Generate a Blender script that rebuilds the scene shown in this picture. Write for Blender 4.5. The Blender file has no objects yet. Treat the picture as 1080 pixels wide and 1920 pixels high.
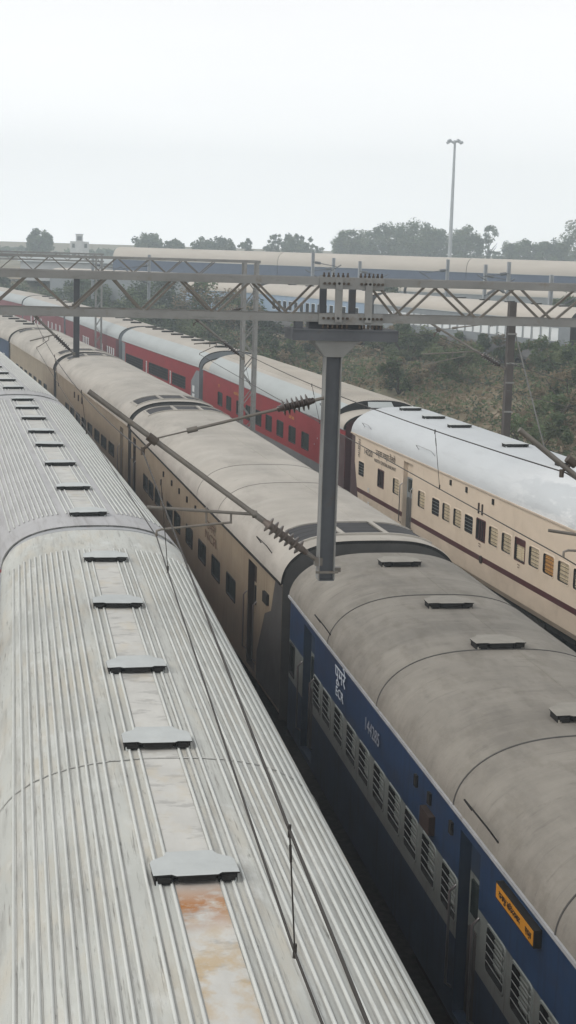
import bpy, math, random
from mathutils import Matrix, Vector
random.seed(7)
S = bpy.context.scene
COL = S.collection

# ------------------------------------------------------------------ mesh helper
class MB:
    def __init__(s): s.v=[]; s.f=[]; s.m=[]; s.s=[]
    def face(s, pts, m=0, smooth=False):
        n=len(s.v); s.v+= [tuple(p) for p in pts]; s.f.append(tuple(range(n,n+len(pts)))); s.m.append(m); s.s.append(smooth)
    def grid(s, rows, m=0, smooth=True, close=False, mf=None):
        n=len(s.v); w=len(rows[0])
        for r in rows: s.v+=[tuple(p) for p in r]
        for i in range(len(rows)-1):
            for j in range(w if close else w-1):
                k=(j+1)%w
                s.f.append((n+i*w+j, n+i*w+k, n+(i+1)*w+k, n+(i+1)*w+j))
                s.m.append(mf(i,j) if mf else m); s.s.append(smooth)
    def box(s, x0,x1,y0,y1,z0,z1, m=0):
        n=len(s.v)
        s.v+=[(x0,y0,z0),(x1,y0,z0),(x1,y1,z0),(x0,y1,z0),(x0,y0,z1),(x1,y0,z1),(x1,y1,z1),(x0,y1,z1)]
        for q in ((0,3,2,1),(4,5,6,7),(0,1,5,4),(1,2,6,5),(2,3,7,6),(3,0,4,7)):
            s.f.append(tuple(n+i for i in q)); s.m.append(m); s.s.append(False)
    def tube(s, pts, r, n=8, m=0, cap=True):
        pts=[Vector(p) for p in pts]
        rr=r if isinstance(r,(list,tuple)) else [r]*len(pts)
        rows=[]; prev=None
        for i,p in enumerate(pts):
            t=(pts[min(i+1,len(pts)-1)]-pts[max(i-1,0)])
            if t.length<1e-9: t=Vector((0,0,1))
            t.normalize()
            if prev is None:
                a=Vector((0,0,1)) if abs(t.z)<.9 else Vector((1,0,0))
                u=t.cross(a).normalized()
            else: u=(prev-t*prev.dot(t)).normalized()
            prev=u; w=t.cross(u)
            rows.append([p+u*math.cos(2*math.pi*k/n)*rr[i]+w*math.sin(2*math.pi*k/n)*rr[i] for k in range(n)])
        s.grid(rows,m,True,True)
        if cap: s.face(rows[0][::-1],m); s.face(rows[-1],m)
    def bar(s, a, b, w, h, m=0):
        a=Vector(a); b=Vector(b); t=(b-a).normalized()
        up=Vector((0,1,0)) if abs(t.y)<.9 else Vector((0,0,1))
        u=t.cross(up).normalized()*w/2; q=t.cross(u).normalized()*h/2
        r0=[a+u+q,a-u+q,a-u-q,a+u-q]; r1=[b+u+q,b-u+q,b-u-q,b+u-q]
        s.grid([r0,r1],m,False,True); s.face(r0[::-1],m); s.face(r1,m)
    def prism(s, poly, z0, z1, m=0, mt=None):
        mt=m if mt is None else mt
        a=[(x,y,z0) for x,y in poly]; b=[(x,y,z1) for x,y in poly]
        s.face(a[::-1],m); s.face(b,mt)
        for i in range(len(poly)):
            j=(i+1)%len(poly); s.face([a[i],a[j],b[j],b[i]],m)
    def mesh(s, name):
        me=bpy.data.meshes.new(name); me.from_pydata(s.v,[],s.f)
        me.polygons.foreach_set('material_index',s.m); me.polygons.foreach_set('use_smooth',s.s)
        me.update(); return me

def obj(name, mb, mats, parent=None, loc=None, rot=None):
    me=mb if isinstance(mb,bpy.types.Mesh) else mb.mesh(name)
    if isinstance(mb,MB):
        for m in (mats if isinstance(mats,(list,tuple)) else [mats]): me.materials.append(m)
    o=bpy.data.objects.new(name,me); COL.objects.link(o)
    if parent: o.parent=parent
    if loc: o.location=loc
    if rot: o.rotation_euler=rot
    return o
def tag(o,label,cat,group=None,kind=None):
    o['label']=label; o['category']=cat
    if group: o['group']=group
    if kind: o['kind']=kind
    return o
def thing(name,label,cat,loc=(0,0,0),rz=0,group=None):
    o=bpy.data.objects.new(name,None); COL.objects.link(o); o.location=loc; o.rotation_euler=(0,0,rz)
    o.empty_display_size=.2
    return tag(o,label,cat,group)
def copy_part(o,parent,loc=None):
    c=o.copy(); COL.objects.link(c); c.parent=parent
    if loc: c.location=loc
    return c

# ------------------------------------------------------------------ materials
def mat(name, col, rough=.75, var=.12, vscale=(1.5,1.5,1.5), layers=(), metal=0.0, bump=0.0, bscale=40, spec=.3):
    m=bpy.data.materials.new(name); m.use_nodes=True; nt=m.node_tree; N=nt.nodes; L=nt.links
    bs=N['Principled BSDF']; bs.inputs['Roughness'].default_value=rough; bs.inputs['Metallic'].default_value=metal
    bs.inputs['Specular IOR Level'].default_value=spec
    tc=N.new('ShaderNodeTexCoord'); oi=N.new('ShaderNodeObjectInfo')
    off=N.new('ShaderNodeVectorMath'); off.operation='SCALE'; off.inputs[0].default_value=(37,53,29); L.new(oi.outputs['Random'],off.inputs['Scale'])
    add=N.new('ShaderNodeVectorMath'); L.new(tc.outputs['Object'],add.inputs[0]); L.new(off.outputs[0],add.inputs[1])
    def noise(scale,detail=6,rough_=.6):
        mp=N.new('ShaderNodeMapping'); mp.inputs['Scale'].default_value=scale; L.new(add.outputs[0],mp.inputs['Vector'])
        n=N.new('ShaderNodeTexNoise'); n.inputs['Scale'].default_value=1; n.inputs['Detail'].default_value=detail; n.inputs['Roughness'].default_value=rough_
        L.new(mp.outputs[0],n.inputs['Vector']); return n.outputs['Fac']
    def rng(src,lo,hi,a=0.,b=1.):
        r=N.new('ShaderNodeMapRange'); r.inputs['From Min'].default_value=lo; r.inputs['From Max'].default_value=hi
        r.inputs['To Min'].default_value=a; r.inputs['To Max'].default_value=b; L.new(src,r.inputs['Value']); return r.outputs[0]
    def mix(f,a,b):
        x=N.new('ShaderNodeMix'); x.data_type='RGBA'
        L.new(f,x.inputs['Factor'])
        for i,c in ((6,a),(7,b)):
            if isinstance(c,tuple): x.inputs[i].default_value=(*c,1)
            else: L.new(c,x.inputs[i])
        return x.outputs[2]
    lo=tuple(max(0,c*(1-var)) for c in col); hi=tuple(c*(1+var) for c in col)
    c=mix(rng(noise(vscale),.3,.7),lo,hi)
    for (lc,sc,a,b,st,*rest) in layers:
        f=rng(noise(sc,8,.65),a,b,0,st)
        if rest:                                    # limited to a patch of the surface (axis, centre, half width)
            ax,cen,hwid=rest[0]
            sp=N.new('ShaderNodeSeparateXYZ'); L.new(tc.outputs['Object'],sp.inputs[0])
            su=N.new('ShaderNodeMath'); su.operation='SUBTRACT'; L.new(sp.outputs[ax],su.inputs[0]); su.inputs[1].default_value=cen
            ab=N.new('ShaderNodeMath'); ab.operation='ABSOLUTE'; L.new(su.outputs[0],ab.inputs[0])
            g=rng(ab.outputs[0],0,hwid,1,0)
            mu=N.new('ShaderNodeMath'); mu.operation='MULTIPLY'; L.new(f,mu.inputs[0]); L.new(g,mu.inputs[1]); f=mu.outputs[0]
        c=mix(f,c,lc)
    L.new(c,bs.inputs['Base Color'])
    if bump:
        b=N.new('ShaderNodeBump'); b.inputs['Strength'].default_value=bump; b.inputs['Distance'].default_value=.02 if bscale>8 else .05
        L.new(noise((bscale,)*3,4),b.inputs['Height']); L.new(b.outputs[0],bs.inputs['Normal'])
    return m

M={}
M['white_roof']=mat('whitewashed_roof',(.47,.48,.45),.8,.12,(1.2,.5,1),[
    ((.29,.285,.265),(11,.7,3),.50,.72,.75),((.50,.44,.34),(3,.7,2),.48,.70,.5),((.17,.16,.145),(46,1.6,8),.58,.70,.8),
    ((.20,.20,.19),(38,4,8),.62,.72,.75),((.66,.68,.67),(3,1.2,3),.55,.72,.5)],bump=.12,bscale=25)
M['roof_strip']=mat('rusty_strip',(.52,.515,.485),.72,.10,(3,2,1),[
    ((.30,.295,.28),(2.2,5,3),.53,.60,.55),((.52,.46,.35),(2.5,1.8,2),.52,.66,.45),
    ((.36,.15,.04),(3.0,4,3),.35,.51,1.0,(1,7.76,.5)),((.46,.33,.17),(3.2,2.2,3),.45,.60,.8,(1,6.6,1.5)),
    ((.46,.36,.24),(3.5,2.2,3),.5,.64,.55,(1,4.2,1.6))],bump=.15,bscale=12)
M['roof_strip_plain']=mat('stained_strip',(.50,.50,.475),.72,.10,(3,2,1),[((.30,.295,.28),(2.2,5,3),.53,.60,.5),((.50,.45,.36),(2.5,1.8,2),.54,.68,.4)],bump=.15,bscale=12)
M['rib_clean']=mat('worn_rib_paint',(.56,.575,.55),.75,.06,(2,2,2),[((.40,.40,.37),(6,1.2,6),.55,.7,.7)])  # cleaner rib paint, with the rib highlight put into its tone
M['groove']=mat('roof_groove_dirt',(.35,.35,.33),.85,.15,(2,3,2),[((.17,.165,.15),(30,1.3,20),.50,.70,.75),((.09,.085,.08),(25,5,20),.60,.70,.8),((.52,.52,.5),(3,.5,3),.5,.6,.6)])
M['cover']=mat('vent_cover_white',(.46,.485,.48),.6,.07,(4,4,4),[((.4,.4,.38),(9,9,9),.58,.72,.35)])
M['vent_dark']=mat('vent_dark_metal',(.024,.023,.022),.9,.2,spec=.08)
M['dust_roof']=mat('dusty_grey_roof',(.235,.219,.192),.85,.16,(.9,.7,1),[
    ((.145,.135,.12),(2.2,.55,1.5),.48,.66,.5),((.30,.28,.245),(.7,2.4,1),.46,.66,.5),((.17,.155,.13),(3.5,1.4,2),.52,.66,.5),((.115,.105,.095),(1.2,9,2),.58,.72,.5),((.12,.11,.10),(3,6,3),.6,.74,.45),
    ((.10,.095,.085),(60,60,60),.68,.75,.4),((.50,.50,.48),(9,9,9),.735,.76,.8)],bump=.45,bscale=2.6,spec=.12)
M['dust_cover']=mat('vent_cover_dusty',(.26,.245,.215),.8,.12,(5,5,5))
M['pale_roof']=mat('pale_dusty_roof',(.40,.375,.335),.85,.13,(.7,.6,1),[
    ((.25,.235,.21),(1.1,.35,1.2),.5,.7,.6),((.47,.45,.41),(.6,1.5,1),.5,.7,.5),((.2,.19,.17),(2.5,4,3),.62,.75,.4)],bump=.4,bscale=2.6,spec=.12)
M['lime_roof']=mat('white_painted_roof',(.51,.535,.55),.9,.05,(.5,.35,1),[
    ((.80,.81,.81),(.35,.16,.6),.36,.40,.9,(1,2.5,7.5)),((.45,.47,.49),(1.3,.35,2),.55,.72,.5),((.36,.36,.36),(4,4,4),.66,.78,.4),((.40,.41,.42),(5,.5,4),.56,.72,.35)],bump=.3,bscale=2.6,spec=.08)
M['grey_white_roof']=mat('greyish_ribbed_roof',(.40,.40,.405),.8,.12,(1.2,.5,1),[((.26,.25,.245),(11,.6,3),.50,.72,.7),((.48,.48,.475),(2.5,1.0,2),.52,.7,.5)],bump=.12,bscale=25)
M['cream_roof']=mat('cream_dust_roof',(.41,.38,.335),.85,.1,(.8,.4,1),[((.36,.33,.29),(3,.4,2),.52,.7,.5)])
M['eave']=mat('pale_blue_eave',(.39,.42,.42),.7,.06,(1,.4,1),[((.34,.35,.35),(6,.4,3),.55,.7,.4)])
M['seam']=mat('roof_seam',(.075,.072,.068),.85,.1)
M['grille']=mat('grille_dark',(.035,.034,.036),.7,.2)
M['pale_seam']=mat('pale_roof_seam',(.22,.21,.19),.85,.2)
M['gutter']=mat('gutter_grey',(.36,.37,.38),.6,.15,(1,3,1),[((.2,.15,.1),(4,4,4),.58,.7,.5)])
M['blue']=mat('navy_paint',(.020,.047,.105),.42,.15,(1,1,2),[((.035,.04,.055),(2,1,3),.5,.75,.6),((.016,.02,.03),(1,9,.8),.52,.72,.6)])
M['grey_belt']=mat('grey_belt_paint',(.19,.215,.205),.5,.12,(2,2,3),[((.12,.12,.11),(3,1.5,5),.52,.72,.5),((.09,.085,.075),(1,10,.9),.55,.72,.6)])
M['blue_low']=mat('dark_lower_blue',(.030,.050,.085),.55,.2,(1,1,2),[((.04,.042,.045),(2,1,2),.5,.75,.5),((.02,.02,.022),(1,8,.8),.52,.7,.6)])
M['cream']=mat('cream_paint',(.66,.555,.44),.6,.06,(1,.8,2),[((.52,.42,.31),(3,1.2,.8),.52,.75,.5),((.32,.26,.19),(9,6,1.2),.62,.75,.4)])
M['cream_low']=mat('cream_paint_dusty',(.55,.46,.365),.7,.1,(1,.8,2),[((.38,.31,.24),(2.4,1.0,.9),.48,.72,.6)])
M['tan']=mat('tan_paint',(.295,.245,.175),.6,.12,(1,.8,2),[((.25,.20,.14),(3,1.2,.8),.48,.72,.6),((.33,.17,.08),(3,3,2),.62,.74,.35),((.15,.12,.085),(1,9,.8),.52,.72,.6)])  # cream coach sides standing in shade: the shade is mixed into this colour
M['maroon']=mat('maroon_paint',(.075,.022,.024),.5,.12)
M['brown_end']=mat('brown_end_paint',(.075,.045,.045),.7,.2,(2,2,2))
M['grey_end']=mat('dark_grey_end',(.075,.073,.07),.75,.2,(2,2,2))
M['red']=mat('red_paint',(.265,.024,.03),.5,.1,(1,.6,2),[((.18,.03,.03),(3,1,2),.52,.72,.5),((.13,.03,.03),(1,6,.6),.55,.72,.5)])
M['red_faded']=mat('faded_red_paint',(.185,.05,.054),.6,.12,(1,.6,2))  # red of the distant coaches with haze mixed into the paint colour
M['skirt']=mat('grey_skirt',(.15,.15,.155),.65,.15,(1,1,2))
M['vest']=mat('vestibule_grey',(.21,.23,.245),.6,.1)
M['glass']=mat('dark_window_glass',(.018,.026,.024),.2,.2,spec=.5)
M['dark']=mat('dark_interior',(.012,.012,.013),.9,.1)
M['frame']=mat('window_rubber',(.018,.018,.018),.7,.1)
M['bar']=mat('window_bar_steel',(.26,.28,.27),.5,.1,metal=.3)
M['louvre_grey']=mat('grey_shutter',(.25,.28,.265),.6,.15)
M['louvre_cream']=mat('cream_shutter',(.62,.53,.38),.6,.08)
M['orange']=mat('orange_shutter',(.52,.28,.09),.6,.12)
M['steel']=mat('brushed_handle',(.25,.25,.25),.3,.1,metal=.7)
M['rubber']=mat('gangway_rubber',(.035,.033,.032),.85,.2)
M['under']=mat('underframe_soot',(.03,.027,.025),.9,.3)
M['pale_blue']=mat('pale_blue_paint',(.26,.345,.45),.6,.08)
M['pale_win']=mat('white_window_frame',(.72,.75,.76),.5,.05)
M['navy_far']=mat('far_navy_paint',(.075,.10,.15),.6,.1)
M['beige_roof']=mat('beige_roof',(.46,.425,.375),.85,.06,(.5,.3,1))
M['galv']=mat('weathered_galvanised',(.245,.245,.235),.6,.16,(2,2,2),[((.15,.10,.06),(5,5,5),.56,.72,.5),((.10,.10,.095),(2,9,9),.58,.72,.45)],metal=.15)
M['galv_dark']=mat('dark_weathered_steel',(.10,.106,.115),.6,.2,(2,2,2),[((.10,.075,.05),(4,4,4),.58,.72,.5)],metal=.1)
M['rail_post']=mat('brown_mast_paint',(.07,.06,.055),.7,.2)
M['bolt']=mat('bolt_dark',(.075,.058,.045),.6,.2)
M['tube']=mat('galvanised_tube',(.17,.155,.135),.5,.16,(4,4,4),[((.13,.09,.05),(8,8,8),.55,.7,.5)],metal=.3)
M['porcelain']=mat('brown_porcelain',(.042,.026,.02),.25,.2,spec=.6)
M['porcelain_dusty']=mat('dusty_porcelain',(.13,.105,.088),.5,.25,(8,8,8))
M['wire']=mat('oxidised_wire',(.05,.045,.04),.6,.1,metal=.3)
M['yellow']=mat('yellow_board',(.50,.22,.02),.6,.12)
M['ink']=mat('black_lettering',(.03,.02,.015),.7,.05)
M['ink_brown']=mat('brown_lettering',(.12,.075,.05),.7,.1)
M['ink_white']=mat('white_lettering',(.55,.62,.68),.6,.05)
M['ink_grey']=mat('grey_lettering',(.22,.24,.28),.6,.05)
M['ink_yellow']=mat('yellow_lettering',(.55,.30,.06),.6,.05)
M['rust']=mat('rusty_sheet',(.035,.022,.018),.8,.25)
M['ballast']=mat('ballast',(.05,.046,.041),.95,.35,(9,9,9),[((.03,.028,.026),(1.5,.6,1),.45,.7,.7)],bump=.6,bscale=14)
M['field']=mat('dry_field_soil',(.235,.19,.13),.95,.2,(.5,.5,.5),[((.085,.10,.055),(.16,.16,.2),.42,.6,.85),((.24,.20,.14),(.09,.09,.1),.56,.68,.5)],bump=.4,bscale=4)
M['rail']=mat('rail_steel',(.12,.08,.055),.5,.2,metal=.4)
M['sleeper']=mat('concrete_sleeper',(.22,.21,.19),.9,.15)
M['leaf_a']=mat('leaf_green',(.11,.15,.07),.7,.3,(.5,.5,.5))
M['leaf_b']=mat('leaf_pale_green',(.15,.175,.095),.7,.3,(.5,.5,.5))
M['leaf_c']=mat('leaf_dark_green',(.07,.094,.06),.7,.3,(.5,.5,.5))
M['leaf_d']=mat('dry_leaf_brown',(.235,.19,.125),.8,.3,(.5,.5,.5))
M['bark']=mat('bark',(.07,.055,.042),.9,.25)
M['concrete']=mat('whitewashed_concrete',(.55,.56,.56),.8,.1)
M['lamp']=mat('floodlight_grey',(.33,.35,.37),.5,.1)

# ------------------------------------------------------------------ terrain
def sm(a,b,t):
    t=min(1,max(0,(t-a)/(b-a))); return t*t*(3-2*t)
CL=[(14,10),(13.85,26.7),(12.45,48.8),(10.55,73.5),(8.1,94.2),(5.5,119.6),(2.5,144),(-1.5,167),(-8,190),(-40,260)]
def xc(y):
    if y<=CL[0][1]: return CL[0][0]
    for (xa,ya),(xb,yb) in zip(CL,CL[1:]):
        if y<=yb: return xa+(xb-xa)*(y-ya)/(yb-ya)
    return CL[-1][0]
def hgt(x,y):
    w=x-xc(y); v=.663*x+.748*y
    return 1.95*max(sm(4.5,12,w), sm(122,139,v) if w>-30 else 0)+2.4*sm(138.5,143,v)
def terrain():
    mb=MB()
    xs=[-700,-400,-200,-100,-60,-30]+[-20+2.5*i for i in range(41)]+[95,120,160,220,320,450,700,1000]
    ys=[-60,-30]+[3*i-15 for i in range(76)]+[225,250,300,380,500,700,1000,1600,2600]
    rows=[[(x,y,hgt(x,y)-.02+(random.uniform(-.06,.06) if x-xc(y)>4 and y<230 else 0)) for x in xs] for y in ys]
    def mf(i,j):
        x=.5*(xs[j]+xs[j+1]); y=.5*(ys[i]+ys[i+1]); return 0 if x-xc(y)<3.2 else 1
    mb.grid(rows,smooth=True,mf=mf)
    o=obj('ground',mb,[M['ballast'],M['field']]); o['kind']='structure'
terrain()

# ------------------------------------------------------------------ coach builder
def prof(hw,zg,za,p=2.6,q=2.15,n=44):
    pts=[]
    for i in range(n+1):
        t=math.pi*(1-i/n); c=math.cos(t); s=max(0.,math.sin(t))
        pts.append((math.copysign(abs(c)**(2/p),c)*hw, zg+(za-zg)*s**(2/q)))
    return pts
def zroof(x,hw,zg,za,p=2.6,q=2.15):
    a=min(1.,abs(x)/hw); return zg+(za-zg)*(1-a**p)**(1/q)
HW=1.62
VENT={}
def vent_mesh(kind):
    if kind in VENT: return VENT[kind]
    top,dk={'white':('cover','vent_dark'),'dusty':('dust_cover','vent_dark'),'lime':('cover','vent_dark')}[kind]
    mb=MB()
    poly=[(-.19,.32),(.19,.32),(.22,.24),(.325,.17),(.345,.12),(.345,-.14),(.20,-.15),(.165,-.19),(-.165,-.19),(-.20,-.15),(-.345,-.14),(-.345,.12),(-.325,.17),(-.22,.24)]
    def zz(x): return .082+.016*(1-abs(x)/.345)
    a=[(x,y,zz(x)-.012) for x,y in poly]; b=[(x,y,zz(x)) for x,y in poly]
    ct=(0,0,zz(0)); cb=(0,0,zz(0)-.012)
    for i in range(len(poly)):
        j=(i+1)%len(poly)
        mb.face([b[i],b[j],ct],0); mb.face([a[j],a[i],cb],1); mb.face([a[i],a[j],b[j],b[i]],0 if poly[i][1]>0 else 1)
    mb.box(-.29,.29,-.07,.18,-.03,.070,1)
    for sx in (-1,1):
        mb.box(sx*.255-.075,sx*.255+.075,-.125,.12,-.05,.072,1)
        mb.box(sx*.255-.055,sx*.255+.055,-.160,-.128,.02,.064,1)
        mb.tube([(sx*.30,-.13,-.05),(sx*.30,-.13,.03)],.022,6,0)
    mb.box(-.15,.15,-.175,-.155,.03,.078,1)
    me=mb.mesh('roof_ventilator'); me.materials.append(M[top]); me.materials.append(M[dk]); VENT[kind]=me; return me

WIN={}
def rrect(w,h,r,n=4):
    pts=[]
    for cx,cy,a0 in ((w/2-r,h/2-r,0),(-w/2+r,h/2-r,90),(-w/2+r,-h/2+r,180),(w/2-r,-h/2+r,270)):
        for i in range(n+1):
            a=math.radians(a0+90*i/n); pts.append((cx+r*math.cos(a),cy+r*math.sin(a)))
    return pts
def window_mesh(w,h,style):
    key=(round(w,2),round(h,2),style)
    if key in WIN: return WIN[key]
    # local: faces -x, y along the coach, z up; materials: frame, pane, bar
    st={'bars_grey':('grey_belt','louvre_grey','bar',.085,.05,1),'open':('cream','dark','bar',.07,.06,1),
        'cream':('cream','louvre_cream','frame',.055,.06,1),'orange':('cream','orange','frame',.055,.06,1),
        'maroon':('maroon','maroon','frame',.06,.015,0),'maroon_cream':('maroon','louvre_cream','frame',.06,.015,0),
        'glass':('frame','glass','frame',.03,.05,0),'glass_plain':('frame','glass','frame',.025,.015,0),
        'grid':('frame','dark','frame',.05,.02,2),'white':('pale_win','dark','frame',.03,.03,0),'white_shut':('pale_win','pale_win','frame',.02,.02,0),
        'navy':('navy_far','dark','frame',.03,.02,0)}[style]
    fm,pm,bm_,dep,rad,bars=st
    mb=MB()
    inn=rrect(w,h,rad); mid=rrect(w+.05,h+.05,rad+.02); out=rrect(w+.075,h+.075,rad+.03)
    R=lambda p,x:[(x,a,b) for a,b in p]
    mb.grid([R(inn,dep),R(inn,-.010),R(mid,-.012),R(out,.004)],0,False,True,mf=lambda i,j:3 if i==0 else 0)
    if pm.startswith('louvre') or pm=='orange':
        n=9
        for i in range(n):
            za=-h/2+h*i/n; zb=za+h/n
            mb.face([(dep,-w/2,za),(dep-.014,-w/2,zb-.006),(dep-.014,w/2,zb-.006),(dep,w/2,za)],1)
            mb.face([(dep-.014,-w/2,zb-.006),(dep,-w/2,zb),(dep,w/2,zb),(dep-.014,w/2,zb-.006)],1)
        mb.box(dep-.02,dep,-.012,.012,-h/2,h/2,1)
    else:
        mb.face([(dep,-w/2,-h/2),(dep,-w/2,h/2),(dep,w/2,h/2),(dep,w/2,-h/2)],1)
    if bars==1:
        for i in range(1,5):
            z=-h/2+h*i/5
            mb.tube([(-.006,-w/2-.01,z),(-.006,w/2+.01,z)],.0055,5,2)
    elif bars==2:
        nb=max(4,int(w/.35))
        for i in range(1,nb): mb.box(.0,.02,-w/2+w*i/nb-.02,-w/2+w*i/nb+.02,-h/2,h/2,2)
        for i in range(1,4): mb.box(.004,.024,-w/2,w/2,-h/2+h*i/4-.012,-h/2+h*i/4+.012,2)
    if style=='maroon_cream': mb.box(.02,.05,-w/2,w/2,h*.22,h/2,0)
    if style=='maroon':
        for i in range(1,4): mb.box(.03,.058,-w/2+w*i/4-.008,-w/2+w*i/4+.008,-h/2,h/2,2)
    me=mb.mesh('window')
    for k in (fm,pm,bm_,'frame'): me.materials.append(M[k])
    WIN[key]=me; return me

BOGIE=[None,None]
def bogie_mesh():
    if BOGIE[0]: return BOGIE[0]
    mb=MB()
    for sx in (-1,1):
        mb.box(sx*1.0-.08,sx*1.0+.08,-1.75,1.75,.48,.66); mb.box(sx*.98-.12,sx*.98+.12,-.45,.45,.34,.62)
        for sy in (-1.28,1.28):
            mb.box(sx*1.0-.12,sx*1.0+.12,sy-.16,sy+.16,.3,.56)
            mb.tube([(sx*1.02,sy+.3,.42),(sx*1.02,sy+.3,.74)],.09,8); mb.tube([(sx*1.02,sy-.3,.42),(sx*1.02,sy-.3,.74)],.09,8)
    mb.box(-.9,.9,-.2,.2,.5,.8)
    BOGIE[0]=mb.mesh('bogie'); BOGIE[0].materials.append(M['under'])
    w=MB()
    w.tube([(-1.0,0,.455),(1.0,0,.455)],.08,8)
    for sx in (-1,1):
        w.tube([(sx*.84-.06,0,.455),(sx*.84+.06,0,.455)],.452,20); w.tube([(sx*.84-sx*.075,0,.455),(sx*.84-sx*.06,0,.455)],.478,20)
    BOGIE[1]=w.mesh('wheelset'); BOGIE[1].materials.append(M['rail'])
    return BOGIE[0]

def text(body,size,m,parent,y,z,x=-HW-.012,name='lettering',sx=1.0):
    cu=bpy.data.curves.new('t','FONT'); cu.body=body; cu.size=size; cu.align_x='CENTER'; cu.align_y='CENTER'; cu.extrude=.002; cu.resolution_u=3; cu.space_line=.9
    t=bpy.data.objects.new('t',cu); COL.objects.link(t)
    dg=bpy.context.evaluated_depsgraph_get(); me=bpy.data.meshes.new_from_object(t.evaluated_get(dg))
    bpy.data.objects.remove(t); bpy.data.curves.remove(cu)
    me.name='lettering'; me.materials.clear(); me.materials.append(m)
    o=bpy.data.objects.new(name,me); COL.objects.link(o); o.parent=parent
    o.matrix_local=Matrix(((0,0,-1,x),(-sx,0,0,y),(0,1,0,z),(0,0,0,1)))
    return o

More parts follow.
